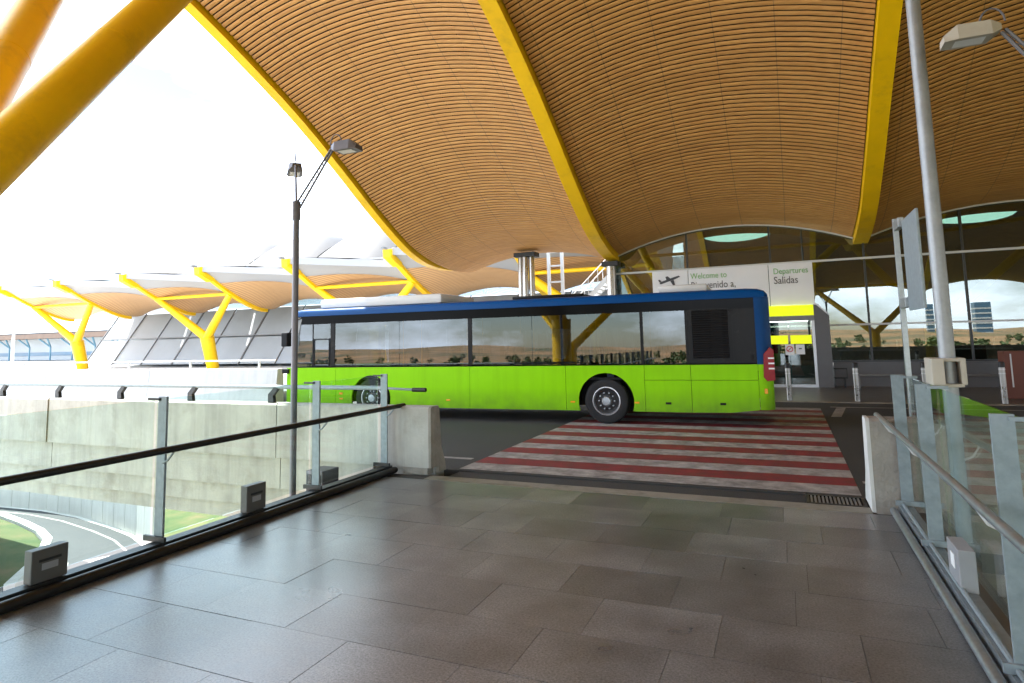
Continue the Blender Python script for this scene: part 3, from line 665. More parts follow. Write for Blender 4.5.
MB().box(-0.62, 0.93, 23.18, 23.36, 2.22, 2.39).build('lintel', 'grey_steel', pod)
MB().box(0.84, 0.925, 23.17, 23.30, 0.01, 2.219).box(-0.62, 0.84, 23.17, 23.30, 0.01, 0.10).build('door_frame', 'alu', pod)
for a, b in ((-0.60, 0.115), (0.135, 0.838)):
    dpn = MB().box(a, b, 23.22, 23.235, 0.102, 2.21).build('door_pane', 'glass_facade', pod)
    MB().box(a+0.03, b-0.03, 23.20, 23.218, 1.45, 1.74).build('door_band', 'lime', dpn)
MB().box(-0.02, 0.26, 23.185, 23.2, 1.08, 1.44).build('notice', 'paper', pod)
nb = MB().lathe([(0.105, 0), (0.105, -0.004), (0.08, -0.004), (0.08, 0)], (0.12, 23.182, 1.28), 'y', 24).build('notice_ring', 'red_print', pod)
MB().bar((0.06, 23.180, 1.22), (0.18, 23.180, 1.34), 0.004, 0.022).build('notice_bar', 'red_print', pod)
MB().box(0.31, 0.58, 23.185, 23.2, 1.10, 1.43).build('notice', 'paper', pod)
MB().box(0.40, 0.49, 23.182, 23.184, 1.27, 1.31).build('notice_print', 'text_grey', pod)
MB().box(-0.5, 0.75, 23.5, 24.3, 2.20, 2.23).build('lobby_glow_panel', 'lobby_glow', pod)  # unseen glowing panel added to brighten the lobby behind the doors
MB().box(-0.6, 0.9, 24.5, 24.55, 0.03, 2.3).build('back_screen', 'teal', pod)
text('SALIDAS', -0.50, 1.78, 0.15, 'text_grey', 23.19, pod)
ph = thing('standpipe', 'dark looped pipe guard against the grey lobby side', 'pipe guard', (1.55, 23.3, 0))
MB().tube([(1.42, 23.5, 0.62), (1.42, 23.2, 0.62), (1.78, 23.2, 0.62), (1.78, 23.2, 0.32), (1.42, 23.2, 0.32), (1.42, 23.5, 0.32)], 0.025, 8).build('pipe', 'dark_steel', ph, True)
MB().tube([(1.70, 23.2, 0.01), (1.70, 23.2, 0.32)], 0.03, 8).build('stand', 'dark_steel', ph, True)
rpn = thing('rust_cabinet', 'rust red cabinet on the far pavement at the right edge', 'cabinet', (5.7, 20.2, 0))
MB().bbox(5.15, 6.6, 20.0, 20.5, 0.01, 1.22, 0.02).build('body', 'rust_red', rpn)
MB().box(5.28, 5.31, 19.985, 19.999, 0.3, 1.15).build('trim', 'pale_strip', rpn)
gr = thing('guard_rail', 'low horizontal grey guard rail on the far pavement', 'rail', (4, 22.1, 0))
MB().tube([(1.9, 22.0, 0.48), (16, 22.0, 0.48)], 0.035, 10).build('rail', 'grey_steel', gr, True)
for x in (2.0, 4.4, 6.8, 9.2): MB().tube([(x, 22.0, 0.008), (x, 22.0, 0.45)], 0.03, 8).build('post', 'grey_steel', gr, True)
# bollards
bo = thing('bollard', 'steel bollard nearest the bus tail, in front of the glass doors', 'bollard', (0.01, 18.72, 0.008), 'bollards along the far kerb')
MB().lathe([(0.0, 1.0), (0.055, 0.995), (0.07, 0.97), (0.07, 0.86)], (0.01, 18.72, 0.012), 'z', 18).build('cap', 'dark_steel', bo, True)
MB().lathe([(0.065, 0.0), (0.065, 0.86)], (0.01, 18.72, 0.012), 'z', 18).build('tube', 'steel_bright', bo, True)
for z in (0.80, 0.70): MB().lathe([(0.066, z), (0.07, z), (0.07, z+0.03), (0.066, z+0.03)], (0.01, 18.72, 0.012), 'z', 18).build('band', 'white_paint', bo, True)
for dx, lab in ((1.62, 'steel bollard second from the bus, right of the crossing'), (3.15, 'steel bollard half hidden behind the cream box on the pole'), (4.75, 'rightmost steel bollard, before the rust red cabinet')):
    dup_tree(bo, (0.01+dx, 18.72, 0.008), lab)

# ------------------------------------------------------------------ lamps, pole, sign
def lamp(x, y, zb, zt, label, side, arms):
    t = thing('street_lamp', label, 'street lamp', (x, y, zb), 'footbridge lamps')
    MB().tube([(x, y, zb), (x, y, zt)], 0.042, 14).build('pole', 'pole_blue_grey', t, True)
    MB().tube([(x, y, zt-0.18), (x, y, zt+0.08)], 0.056, 14).build('collar', 'pole_blue_grey', t, True)
    MB().bbox(x-0.13, x+0.13, y-0.13, y+0.13, zb, zb+0.03, 0.006).build('base_plate', 'galvanised_flat', t)
    # two arms: one reaching over the walkway, one away along the deck edge
    for dx, dy, rise in arms:
        a = Vector((x, y, zt-0.02)); b = Vector((x+dx, y+dy, zt+rise)); d = (b-a).normalized(); n = d.cross(Vector((dy, -dx, 0))).normalized()
        mb = MB()
        for s in (-1, 1): mb.tube([a+n*0.045*s, b+n*0.018*s], 0.015, 6)
        for k in range(7): mb.tube([a.lerp(b, k/7)+n*0.045*(1-k/12), a.lerp(b, (k+0.5)/7)-n*0.04*(1-k/12), a.lerp(b, (k+1)/7)+n*0.045*(1-(k+1)/12)], 0.006, 5)
        arm = mb.build('arm', 'pole_blue_grey', t, True)
        hd = Vector((dx, dy, 0)).normalized(); c = b+hd*0.06; sd_ = Vector((-hd.y, hd.x, 0))
        mb = MB(); secs = [(-0.04, 0.05, 0.00, 0.05), (0.04, 0.105, -0.05, 0.08), (0.28, 0.115, -0.05, 0.085), (0.38, 0.09, -0.05, 0.01)]
        for u, hw, z0, z1 in secs:
            for q in ((-hw, z0), (hw, z0), (hw*0.8, z1), (-hw*0.8, z1)): p = c+hd*u+sd_*q[0]; mb.v.append((p.x, p.y, p.z+q[1]))
        for k in range(3):
            for j in range(4): mb.f.append((k*4+j, k*4+(j+1) % 4, k*4+4+(j+1) % 4, k*4+4+j))
        mb.f += [(3, 2, 1, 0), (12, 13, 14, 15)]
        head = mb.build('lamp_head', 'pole_blue_grey' if side < 0 else 'cream', t)
        mb = MB()
        for k, (u0, u1) in enumerate(((0.08, 0.30),)):
            mb.quad(*[tuple(c+hd*u+sd_*q+Vector((0, 0, -0.054))) for u, q in ((u0, -0.07), (u1, -0.07), (u1, 0.07), (u0, 0.07))])
        mb.build('lens', 'clear_lens', head)
        loop = [b+hd*(-0.02)+Vector((0, 0, 0.08))+hd*(0.09*(1-math.cos(PI*k/8)))+Vector((0, 0, 0.13*math.sin(PI*k/8))) for k in range(9)]
        MB().tube(loop, 0.008, 6).build('cable', 'pole_blue_grey', head, True)
    return t
lamp(-6.1, 6.62, -0.40, 3.72, 'twin arm lamp post standing outside the left glass railing', -1, ((0.58, 0.03, 0.74), (-0.30, 0.30, 0.70)))
lamp(2.38, 6.3, -0.40, 3.55, 'lamp at the top right corner with its post out of frame', 1, ((-0.52, 0.0, 0.78), (0.34, 0.3, 0.72)))
MB_ = MB().box(-6.4, -5.56, 6.3, 7.42, -0.55, -0.41); struct(MB_.build('lamp_ledge', 'concrete'))
MB_ = MB().box(1.205, 2.6, 5.7, 7.2, -0.55, -0.41); struct(MB_.build('lamp_ledge', 'concrete'))
cb = thing('control_cabinet', 'small blue grey cabinet at the foot of the left lamp post', 'cabinet', (-5.95, 6.95, -0.41))
MB().bbox(-6.06, -5.78, 6.82, 7.16, -0.41, 0.13, 0.01).build('case', 'pole_blue_grey', cb); MB().box(-6.04, -5.80, 6.812, 6.819, -0.36, 0.08).build('door', 'dark_steel', cb)
pl = thing('mast', 'tall galvanised steel mast behind the right railing', 'pole', (1.30, 6.62, -0.41))
MB().tube([(1.30, 6.62, -0.41), (1.30, 6.62, 4.0), (1.295, 6.62, 9.0)], [0.064, 0.060, 0.054], 20).build('pole', 'mast_grey', pl, True)
xb = thing('equipment_box', 'cream box strapped to the tall mast with metal bands', 'box', (1.3, 6.62, 1.3))
MB().bbox(1.14, 1.235, 6.42, 6.72, 1.345, 1.575, 0.01).build('case', 'cream', xb); MB().bbox(1.365, 1.41, 6.50, 6.74, 1.345, 1.575, 0.01).build('case', 'cream', xb)
for z in (1.325, 1.545): MB().bbox(1.20, 1.385, 6.50, 6.74, z, z+0.028, 0.006).build('band', 'cream', xb)
rs = thing('road_sign', 'back of a grey square road sign on a steel post', 'road sign', (1.40, 9.45, 0))
MB().bbox(1.36, 1.42, 9.20, 9.26, 0.004, 3.25, 0.006).build('post', 'galvanised', rs)
for z in (2.10, 3.09): MB().bbox(1.362, 1.43, 8.86, 9.199, z, z+0.12, 0.01).build('bracket', 'galvanised', rs)
MB().bbox(1.40, 1.43, 7.98, 8.855, 2.06, 3.16, 0.008).build('board', 'galvanised_flat', rs)
MB().box(1.4305, 1.433, 8.0, 8.83, 2.09, 3.13).build('board_face', 'white_paint', rs)

# ------------------------------------------------------------------ the bus (local: x front to tail, y near to far side)
BL = 11.88; BW = 2.55
ang = 0.0439
bus = thing('city_bus', 'lime green and blue city bus stopped across the red and white crossing', 'bus', (-12.13*math.cos(ang), 13.237-12.13*math.sin(ang), 0), None, ang, True)
FWX, RWX = 2.72, 8.565
def arch_panel(x0, x1, z0, z1, cx=None, r=0.6, zr_=0.47, rear=False):
    if cx is None:
        if rear: return [(x0, z0), (x1-0.25, z0+0.03), (x1, z0+0.10), (x1, z1), (x0, z1)]
        return [(x0, z0), (x1, z0), (x1, z1), (x0, z1)]
    a0 = math.asin((z0-zr_)/r) if abs(z0-zr_) < r else 0
    pts = [(x0, z0)]
    for k in range(19):
        a = PI-a0-(PI-2*a0)*k/18; pts.append((cx+r*math.cos(a), zr_+r*math.sin(a)))
    return pts+[(x1, z0), (x1, z1), (x0, z1)]
SILL, TOP, SK = 1.225, 2.54, 0.275
panels = [(0.16, 1.675, None, 0), (1.683, 5.39, FWX, 0.56), (5.398, 7.69, None, 0), (7.698, 9.39, RWX, 0.60)]
for side, y0, y1 in (('n', 0.0, 0.045), ('f', BW-0.045, BW)):
    for a, b, c, r in panels: MB().prism(arch_panel(a, b, SK, SILL, c, r or 0.6), 'y', y0, y1).build('side_panel', 'bus_green', bus)
    for a, b in ((9.398, 10.325), (10.333, 11.60)):
        MB().prism(arch_panel(a, b, SK, 0.915) if a < 10 else [(a, SK), (11.1, SK+0.01), (b, SK+0.07), (b, 0.915), (a, 0.915)], 'y', y0, y1).build('flap_panel', 'bus_green', bus)
        MB().box(a, b, y0, y1, 0.923, SILL).build('side_panel', 'bus_green', bus)
# rear corner, rounded
def corner(x0, z0, z1, m, nm, ztaper=0.0):
    n = 6; prof = [(x0, 0.0)]+[(BL-0.22+0.22*math.sin(PI/2*k/n), 0.22-0.22*math.cos(PI/2*k/n)) for k in range(n+1)]
    prof += [(BL-0.22+0.22*math.cos(PI/2*k/n), BW-0.22+0.22*math.sin(PI/2*k/n)) for k in range(n+1)]+[(x0, BW), (x0, BW-0.05), (BL-0.06, BW-0.25), (BL-0.06, 0.25), (x0, 0.05)]
    mb = MB(); mb.prism(prof, 'z', z0, z1); return mb.build(nm, m, bus, True)
corner(11.608, 0.345, SILL, 'bus_green', 'tail_lower')
corner(11.60, SILL+0.004, TOP, 'bus_blue', 'tail_upper')
# roof: arched section
def roofprof(k):
    h_ = [(0.0, 0), (0.006, 0.10), (0.025, 0.145), (0.07, 0.175), (0.3, 0.20), (1.0, 0.22)]
    return [(y, TOP+z) for y, z in h_]+[(BW-y, TOP+z) for y, z in reversed(h_)]
mb = MB(); st = [(0.30, 0.55), (0.40, 0.85), (0.60, 1.0), (11.45, 1.0), (11.68, 0.92), (11.80, 0.72), (11.86, 0.35), (11.87, 0.02)]; pr_ = roofprof(0)
for x, s_ in st:
    for (yy, zz) in pr_: mb.v.append((x, 1.275+(yy-1.275)*(0.90+0.10*min(1, s_*1.6) if x > 6 else 0.93+0.07*s_), TOP+0.004+(zz-TOP)*s_))
nP = len(pr_)
for i in range(len(st)-1):
    for j in range(nP-1): mb.f.append((i*nP+j, i*nP+j+1, (i+1)*nP+j+1, (i+1)*nP+j))
mb.f.append(tuple(range(nP))); mb.build('roof', 'bus_blue', bus, True)
MB().bbox(0.95, 4.55, 0.28, 2.25, TOP+0.20, TOP+0.45, 0.10).build('roof_pod', 'bus_pod', bus, True)
MB().bbox(9.70, 10.72, 0.40, 2.15, TOP+0.20, TOP+0.36, 0.07).build('roof_pod', 'bus_pod', bus, True)
MB().bbox(6.3, 8.0, 0.5, 2.0, TOP+0.21, TOP+0.29, 0.03).build('roof_hatch', 'bus_grey', bus, True)
# front
def frontx(z): return interp([(0.25, 0.10), (0.6, 0.02), (1.1, 0.03), (1.6, 0.11), (2.1, 0.22), (2.54, 0.36), (2.7, 0.48)], z)
def front(zs, m, nm, y0=0.0, y1=BW):
    mb = MB(); n = 14
    for z in zs:
        for j in range(n+1):
            yy = y0+(y1-y0)*j/n; c = abs(yy-BW/2)/(BW/2); mb.v.append((frontx(z)+0.30*c**5, yy, z))
    for i in range(len(zs)-1):
        for j in range(n): a = i*(n+1)+j; mb.f.append((a, a+1, a+n+2, a+n+1))
    return mb.build(nm, m, bus, True)
front([0.27, 0.5, 0.8, 1.10], 'bus_green', 'front_mask')
front([1.104, 1.4, 1.7, 2.0, 2.3], 'glass_bus', 'windscreen')
front([2.304, 2.42, 2.54, 2.66], 'bus_black', 'destination_display')
for yy in (0.32, BW-0.32): MB().lathe([(0, -0.02), (0.10, -0.01), (0.12, 0.03)], (0.10, yy, 0.62), 'x', 16).build('headlight', 'clear_lens', bus, True)
# side glass: black surround then panes
def seg_front(x, z): return frontx(z)+0.30
surround = [(1.525, 1.64), (5.37, 5.60)]
for y0, y1, near in ((0.0, 0.03, True), (BW-0.03, BW, False)):
    MB().box(0.62, 11.598, y0, y1, 2.335, TOP-0.002).build('glass_header', 'bus_black', bus)
    MB().box(0.50, 11.598, y0, y1, SILL+0.003, SILL+0.03).build('waist_rail', 'bus_black', bus)
    for a, b in ((1.52, 1.65), (5.37, 5.47), (9.345, 9.405), (10.26, 10.30)) if near else ((1.3, 1.4), (5.37, 5.47), (9.345, 9.405), (10.26, 10.30)):
        MB().box(a, b, y0, y1, SILL+0.031, 2.334).build('pillar', 'bus_grey', bus)
    panes = [(0.98, 1.518), (1.652, 3.525), (3.535, 5.368), (5.472, 6.935), (6.945, 7.635), (7.645, 9.343), (9.407, 10.258)]
    for a, b in panes:
        d_ = 0.009 if near else -0.009; yc = y0+0.012
        MB().prism([(yc-0.005, SILL+0.032), (yc+0.005, SILL+0.032), (yc+0.005+d_, 2.333), (yc-0.005+d_, 2.333)], 'x', a, b).build('window', 'glass_bus', bus)
    MB().prism([(0.44, SILL+0.032), (0.96, SILL+0.032), (0.96, 2.333), (0.60, 2.333)], 'y', y0+0.006, y0+0.018).build('window', 'glass_bus', bus)
    MB().box(0.962, 0.978, y0, y1, SILL+0.031, 2.334).build('pillar', 'black', bus)
    MB().box(10.302, 11.598, y0, y1, SILL+0.031, 2.334).build('engine_panel', 'bus_grey', bus)
# driver window inner frame
MB().box(1.0, 1.50, -0.006, -0.001, 1.93, 1.96).box(1.0, 1.03, -0.006, -0.001, 1.28, 1.93).box(1.47, 1.50, -0.006, -0.001, 1.28, 1.93).box(1.0, 1.50, -0.006, -0.001, 1.26, 1.28).build('driver_window_frame', 'black', bus)
# engine louvre
lv = MB().box(10.40, 11.10, -0.012, -0.002, 1.33, 1.35).box(10.40, 11.10, -0.012, -0.002, 2.33, 2.35).box(10.38, 10.40, -0.012, -0.002, 1.33, 2.35).box(11.10, 11.12, -0.012, -0.002, 1.33, 2.35).build('louvre_frame', 'bus_grey', bus)
MB().box(10.401, 11.099, -0.004, -0.001, 1.351, 2.329).build('louvre_back', 'black', bus)
ls = None
for k in range(21):
    z = 1.372+k*0.046
    if ls is None: ls = MB().prism([(-0.004, z+0.014), (-0.020, z-0.006), (-0.018, z-0.010), (-0.004, z+0.008)], 'x', 10.405, 11.095).build('louvre_slat', 'bus_grey', lv)
    else: dup(ls, lv, (0, 0, k*0.046))
MB().box(11.10+0.07, 11.10+0.078, -0.003, 0.0, SILL+0.04, 2.33).build('panel_seam', 'black', bus)
MB().box(11.50, 11.54, -0.01, -0.001, 1.32, 1.42).build('panel_latch', 'black', bus)
# tail light
for yy, s_ in ((0.0, 1), (BW, -1)):
    tl = MB(); tl.prism([(11.70, 0.98), (11.76, 0.90), (11.905, 0.92), (11.905, 1.50), (11.84, 1.56), (11.72, 1.42)], 'y', yy-0.012*s_, yy+0.22*s_)
    t_ = tl.build('tail_light', 'tail_red', bus)
    for z in (1.13, 1.23, 1.33): MB().box(11.80, 11.908, yy-0.016*s_ if s_ > 0 else yy+0.001, yy-0.013*s_ if s_ > 0 else yy+0.004, z, z+0.028).build('lens', 'clear_lens', t_)
MB().bbox(11.70, 11.76, -0.012, -0.001, 0.66, 0.76, 0.003).build('side_marker', 'amber', bus)
for x in (1.86, 4.84, 7.84, 9.22): MB().bbox(x-0.05, x+0.05, -0.010, -0.001, 0.44, 0.475, 0.003).build('side_marker', 'amber', bus)
MB().bbox(1.80, 1.90, -0.012, -0.001, 0.56, 0.61, 0.003).build('indicator', 'amber', bus)
for x in (9.86, 10.92): MB().bbox(x-0.055, x+0.055, -0.008, -0.001, 0.43, 0.475, 0.003).build('flap_handle', 'black', bus)
# mirror
mr_ = MB().bbox(0.16, 0.36, -0.24, -0.06, 1.78, 2.14, 0.03).build('mirror', 'black', bus); MB().tube([(0.35, -0.15, 2.12), (0.50, -0.08, 2.45), (0.62, 0.05, 2.52)], 0.02, 8).build('mirror_arm', 'black', mr_, True)
MB().bbox(0.04, 0.24, -0.05, 0.10, 1.08, 1.20, 0.015).build('corner_trim', 'black', bus)
# underbody, liners, wheels
MB().box(0.35, 11.6, 0.5, 2.05, 0.34, 0.92).build('underbody', 'black', bus)
MB().box(0.3, 11.7, 0.05, BW-0.05, 0.925, 0.97).build('floor', 'black', bus)
for cx, r in ((FWX, 0.62), (RWX, 0.66)):
    for y0, y1 in ((0.05, 0.49), (2.06, 2.50)):
        mb = MB()
        for k in range(12):
            a, b = PI*k/12, PI*(k+1)/12
            mb.quad((cx+r*math.cos(a), y0, 0.45+min(0.47, r*math.sin(a))), (cx+r*math.cos(b), y0, 0.45+min(0.47, r*math.sin(b))), (cx+r*math.cos(b), y1, 0.45+min(0.47, r*math.sin(b))), (cx+r*math.cos(a), y1, 0.45+min(0.47, r*math.sin(a))))
        mb.build('arch_liner', 'black', bus)
for x0, x1 in ((0.36, 2.05), (3.40, 7.85), (9.28, 11.6)):
    for y0, y1 in ((0.06, 0.48), (2.07, 2.49)): MB().box(x0, x1, y0, y1, 0.36, 0.90).build('chassis_box', 'black', bus)
def wheel(cx, yo, s_):
    t = MB(); R_ = 0.478
    prof = [(0.29, 0.02), (0.31, 0.0), (0.40, -0.012), (0.455, 0.005), (R_-0.005, 0.035), (R_, 0.07), (R_, 0.22), (R_-0.01, 0.25), (0.30, 0.27)]
    o = t.lathe([(r, yo+s_*v_) for r, v_ in prof], (cx, 0, R_), 'y', 48).build('wheel', 'rubber', bus, True)
    MB().lathe([(0.292, yo+s_*0.015), (0.300, yo-s_*0.004), (0.282, yo-s_*0.006), (0.268, yo+s_*0.02), (0.26, yo+s_*0.06)], (cx, 0, R_), 'y', 40).build('rim', 'alu', o, True)
    MB().lathe([(0.262, yo+s_*0.06), (0.20, yo+s_*0.10), (0.15, yo+s_*0.07), (0.13, yo+s_*0.04), (0.0, yo+s_*0.04)], (cx, 0, R_), 'y', 32).build('disc', 'wheel_disc', o, True)
    MB().lathe([(0.105, yo+s_*0.04), (0.10, yo-s_*0.005), (0.085, yo-s_*0.03), (0.0, yo-s_*0.035)], (cx, 0, R_), 'y', 24).build('hub', 'galvanised', o, True)
    for k in range(10):
        a = 2*PI*k/10; mb = MB(); mb.lathe([(0.016, yo+s_*0.08), (0.016, yo+s_*0.015), (0.0, yo+s_*0.012)], (cx+0.168*math.cos(a), 0, R_+0.168*math.sin(a)), 'y', 8)
        mb.build('wheel_nut', 'galvanised', o)
for cx in (FWX, RWX): wheel(cx, 0.045, 1); wheel(cx, BW-0.045, -1)
# far side: doors and their frames, lower dark header
MB().box(4.9, 10.25, BW-0.06, BW-0.035, 2.06, 2.33).build('far_header', 'black', bus)
for a in (1.75, 2.85, 5.15, 5.75, 6.35, 8.1): MB().box(a, a+0.13, BW-0.08, BW-0.035, 0.98, 2.33).build('door_post', 'black', bus)
for a in (1.9, 5.3, 5.9): MB().box(a, a+0.42, BW-0.07, BW-0.04, 1.0, 1.5).build('door_leaf', 'bus_grey', bus)
# interior
MB().box(0.7, 11.55, 0.06, BW-0.06, TOP-0.03, TOP-0.005).build('ceiling', 'interior_grey', bus)
MB().box(10.3, 10.34, 0.06, BW-0.06, 0.98, TOP-0.04).build('rear_bulkhead', 'interior_grey', bus)
MB().box(1.62, 1.66, 0.06, 0.9, 0.98, 2.1).build('cab_partition', 'black', bus)
s0 = None
for x in (0.95, 4.4, 5.2, 6.0, 6.8, 7.6, 8.4, 9.2, 9.8):
    for y in (0.10, 1.75):
        if x < 1 and y > 1: continue
        if s0 is None:
            s0 = MB().bbox(x, x+0.42, y, y+0.44 if x < 1 else y+0.7, 1.20, 1.30, 0.03).prism([(x+0.40, 1.25), (x+0.50, 1.95), (x+0.55, 1.95), (x+0.47, 1.22)], 'y', y, y+0.44 if x < 1 else y+0.7).box(x+0.15, x+0.3, y+0.15, y+0.3, 0.971, 1.2).build('seat', 'seat', bus)
            sx0, sy0 = x, y
        else: dup(s0, bus, (x-sx0, y-sy0, 0.0))
for x in (3.2, 5.0, 6.4, 8.0, 9.3):
    for y in (0.75, 1.7): MB().tube([(x, y, 0.97), (x, y, TOP-0.04)], 0.018, 8).build('grab_pole', 'amber', bus, True)

# ------------------------------------------------------------------ far wing of the terminal
WY = [(33.0, 7.75), (33.8, 7.4), (36.2, 6.12), (38.5, 5.15), (40.2, 4.85), (41.6, 5.2), (44, 7.6), (47, 10.0), (50, 11.4), (54, 11.6), (58, 10.4)]
WX = [-65.6, -57.1, -48.6, -40.1, -31.6, -23.1, -14.6, -6.6]
wing = thing('terminal_wing', 'distant terminal wing with scalloped bamboo canopies and white roof shells', 'building', (-40, 42, 0))
def wz(y): return interp(WY, y)
for i in range(len(WX)-1):
    xa, xb = WX[i], WX[i+1]
    def surf(dz, ya, yb, n, rise, nm, m, skew=1.5, even=False):
        mb = MB(); nx = 14
        for a in range(n+1):
            y = ya+(yb-ya)*a/n
            for j in range(nx+1):
                u = j/nx; y_ = y+skew*(1 if even else 1-a/n)*u; mb.v.append((xa+0.12+(xb-xa-0.24)*u, y_, wz(y_)+dz+rise(y_)*4*u*(1-u)))
        for a in range(n):
            for j in range(nx): k_ = a*(nx+1)+j; mb.f.append((k_, k_+1, k_+nx+2, k_+nx+1))
        return mb.build(nm, m, wing, True)
    surf(0.0, 35.1, 43.5, 24, lambda y: -0.05+0.75*min(1, max(0, (y-33)/5)), 'canopy', 'bamboo_far')
    surf(0.02, 33.6, 35.15, 5, lambda y: -0.05+0.75*min(1, max(0, (y-33)/5)), 'white_soffit', 'soffit', 1.5, True)
    surf(0.42, 33.6, 58.0, 40, lambda y: -0.05+0.75*min(1, max(0, (y-33)/5))+(0.45 if y > 44 else max(0, (y-40)/4*0.45)), 'roof_shell', 'roof_white')
    MB().prism([(xa+0.21, 33.46), (xb-0.21, 34.96), (xb-0.21, 35.07), (xa+0.21, 33.59)], 'z', 7.42, 7.55).quad((xa+0.21, 33.45, 7.45), (xb-0.21, 34.95, 6.78), (xb-0.21, 34.95, 7.25), (xa+0.21, 33.45, 7.92)).build('edge_fascia', 'soffit', wing)
for x in WX:
    mb = MB(); n = 20
    for a in range(n+1):
        y = 33.6+(40.1-33.6)*a/n
        for dx, dz in ((-0.2, -0.22), (0.2, -0.22), (0.2, 0.35), (-0.2, 0.35)): mb.v.append((x+dx, y, wz(y)+dz))
    for a in range(n):
        for j in range(4): mb.f.append((a*4+j, a*4+(j+1) % 4, a*4+4+(j+1) % 4, a*4+4+j))
    mb.f += [(0, 1, 2, 3), (n*4+3, n*4+2, n*4+1, n*4)]; mb.build('rib', 'yellow_paint', wing)
    MB().prism([(33.15, 7.75), (33.2, 7.25), (34.3, 6.75), (34.6, 7.0), (33.7, 7.85)], 'x', x-0.27, x+0.27).build('rib_tip', 'yellow_paint', wing); MB().box(x-0.10, x+0.10, 32.7, 33.14, 7.74, 7.88).build('tip_bracket', 'grey_steel', wing)
for i, x in enumerate([-66+4.25*k for k in range(15)]):
    x0, x1 = x, x+4.25
    for t0, t1 in ((0.0, 0.48), (0.5, 1.0)):
        def pt(xx, t, d=0): return (xx+0.5*t, 41.6+3.2*t+d, 0.2+5.2*t)
        a, b, c, d = pt(x0+0.06, t0+0.01), pt(x1-0.06, t0+0.01), pt(x1-0.06, t1-0.01), pt(x0+0.06, t1-0.01)
        MB().quad(a, b, c, d).quad(*[(q[0], q[1]+0.06, q[2]) for q in (a, b, c, d)]).build('wall_pane', 'wing_wall', wing)
    MB().bar(pt(x0, 0, -0.05), pt(x0, 1.0, -0.05), 0.16 if i % 2 else 0.08, 0.10).build('wall_mullion', 'grey_steel', wing)
MB().bar((-66, 43.15, 2.8), (-6, 43.15, 2.8), 0.1, 0.10).build('wall_transom', 'grey_steel', wing)
MB().box(-66, -6, 44.9, 45.0, 5.4, 7.4).build('clerestory', 'glass_wing', wing)
MB().box(-66, -6, 45.1, 57, 0.1, 5.0).build('core', 'wing_wall', wing)
for xx, lab in ((-61.35, 'leftmost distant yellow forked column under the far canopy'), (-44.35, 'distant yellow forked column left of the lamp post'), (-27.35, 'distant yellow forked column just above the bus front'), (-10.6, 'distant yellow forked column behind the bright steel cluster')):
    forked(lab, (xx, 38.6, 0.0), (xx, 37.9, 2.55), [(xx-4.2, 36.4, 5.95), (xx+4.2, 36.4, 5.95)], 0.52, 0.36, 0.24, group='distant yellow forked columns')
# service stair and white lattice behind the bus
stt = thing('service_stair', 'white steel service stair behind the bus under the roof', 'stair', (-8.4, 30, 0))
for k in range(18):
    x = -9.6+k*0.16; z = 2.9+k*0.155; MB().box(x, x+0.2, 29.6, 30.5, z, z+0.035).build('tread', 'white_paint', stt)
for yy in (29.58, 30.52):
    MB().bar((-9.7, yy, 2.85), (-6.75, yy, 5.65), 0.04, 0.22).build('stringer', 'white_paint', stt)
    MB().tube([(-9.7, yy, 3.8), (-6.75, yy, 6.6)], 0.025, 6).build('handrail', 'white_paint', stt)
    for k in range(7): f_ = k/6; MB().tube([(-9.7+2.95*f_, yy, 2.85+2.8*f_), (-9.7+2.95*f_, yy, 3.8+2.8*f_)], 0.02, 6).build('baluster', 'white_paint', stt)
MB().box(-10.6, -9.7, 29.5, 30.6, 2.80, 2.88).build('landing', 'white_paint', stt)
for x, y in ((-10.5, 29.6), (-10.5, 30.5), (-6.8, 29.6), (-6.8, 30.5)): MB().box(x-0.05, x+0.05, y-0.05, y+0.05, 0.01, 5.6 if x > -8 else 2.8).build('leg', 'white_paint', stt)
lm = thing('lattice_mast', 'white lattice mast beside the service stair', 'mast', (-10.2, 29, 0))
for x in (-10.55, -9.85): MB().box(x-0.07, x+0.07, 28.93, 29.07, 0.01, 6.2).build('upright', 'white_paint', lm)
for z in (1, 2, 3, 3.8, 4.6, 5.4, 6.1): MB().box(-10.48, -9.92, 28.96, 29.04, z-0.04, z+0.04).build('rung', 'white_paint', lm)
# far pier building with blue struts, white mast
pb = thing('pier_building', 'far low building with brown roof edge and blue struts at left horizon', 'building', (-115, 66, 0))
MB().box(-175, -92, 70, 84, 0.1, 5.0).build('wall', 'wing_wall', pb)
MB().box(-175, -90, 66.5, 70, 3.9, 4.7).build('roof_edge', 'brown_roof', pb)
MB().box(-175, -90, 66.8, 84, 4.7, 4.95).build('roof', 'roof_white', pb)
MB().box(-175, -92, 69.8, 69.95, 0.9, 1.5).build('dark_band', 'tower_blue', pb)
for k in range(14):
    x = -172+k*6; MB().tube([(x, 68.5, 0.1), (x, 68.5, 2.4), (x-1.2, 67.2, 3.9)], 0.14, 8).build('strut', 'blue_steel', pb); MB().tube([(x, 68.5, 2.4), (x+1.2, 67.2, 3.9)], 0.14, 8).build('strut', 'blue_steel', pb)
wm = thing('white_post', 'slim white post standing at the left edge near the far canopy', 'post', (-56.5, 30, 0))
MB().tube([(-56.5, 30, 0.0), (-56.5, 30, 5.2)], [0.13, 0.09], 12).build('shaft', 'white_paint', wm, True); MB().bbox(-56.8, -56.2, 29.7, 30.3, 0.0, 0.5, 0.05).build('foot', 'white_paint', wm)

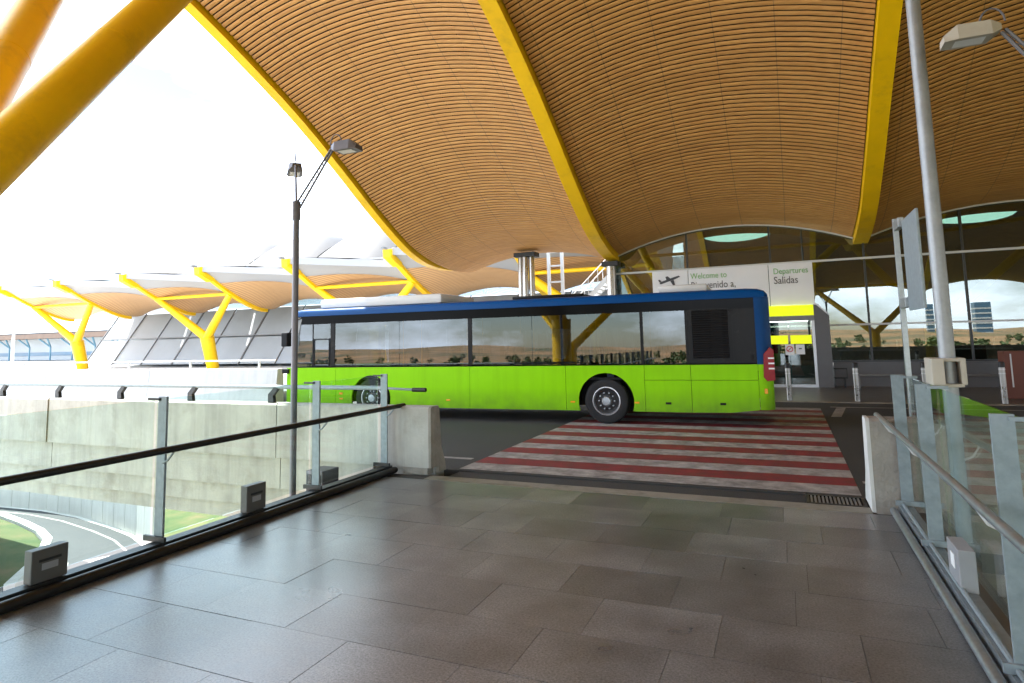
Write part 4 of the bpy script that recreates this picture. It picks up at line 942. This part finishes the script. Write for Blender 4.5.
# ------------------------------------------------------------------ country behind the viewer (seen mirrored in the glass)
mb = MB(); n = 72; rings = [(150, 0.0), (260, 3), (420, 12), (650, 26), (950, 38), (1500, 46), (2600, 40)]
for r, hh in rings:
    for k in range(n+1):
        a = PI*0.95+PI*1.1*k/n
        z = GZ-0.5+0.42*hh*(0.55+0.45*math.sin(a*7+r*0.004)*math.sin(a*3.1+1)+0.25*math.sin(a*17+r*0.01)); mb.v.append((r*math.cos(a), -30+r*math.sin(a), z))
for i in range(len(rings)-1):
    for k in range(n): q = i*(n+1)+k; mb.f.append((q, q+1, q+n+2, q+n+1))
struct(mb.build('hills', 'hill', None, True))
tb = MB(); rnd = random.Random(3)
for k in range(700):
    a = PI*1.02+PI*0.96*rnd.random(); r = 70+260*rnd.random()**1.3; cx, cy = r*math.cos(a), -30+r*math.sin(a); hgt = rnd.uniform(2.0, 5.0); rr = hgt*0.5
    base = GZ+max(0, (r-150)/110*1.0)
    for j in range(46):
        p = Vector((rnd.gauss(0, 1), rnd.gauss(0, 1), rnd.gauss(0, 1))).normalized()*rnd.uniform(0.5, 1); p = Vector((cx+p.x*rr, cy+p.y*rr, base+hgt*0.58+p.z*hgt*0.42))
        u = Vector((rnd.gauss(0, 1), rnd.gauss(0, 1), rnd.gauss(0, 1))).normalized()*rr*0.30; v_ = u.orthogonal().normalized()*rr*0.24
        tb.quad(p-u, p-v_, p+u, p+v_)
struct(tb.build('far_wood', 'leaf'), 'stuff')
def tower(x, y, wd, top, label):
    t = thing('office_tower', label, 'tower', (x, y, GZ))
    MB().box(x-wd/2, x+wd/2, y-wd/2, y+wd/2, GZ, top).build('body', 'tower_blue', t)
    z = GZ+4
    while z < top-2: MB().box(x-wd/2-0.2, x+wd/2+0.2, y-wd/2-0.2, y+wd/2+0.2, z, z+1.1).build('floor_band', 'pale_strip', t); z += 4
tower(149, -576, 11, 23, 'wide blue office tower on the horizon, mirrored in the terminal glass')
tower(113, -576, 5, 23, 'slim blue office tower on the horizon, mirrored in the terminal glass')
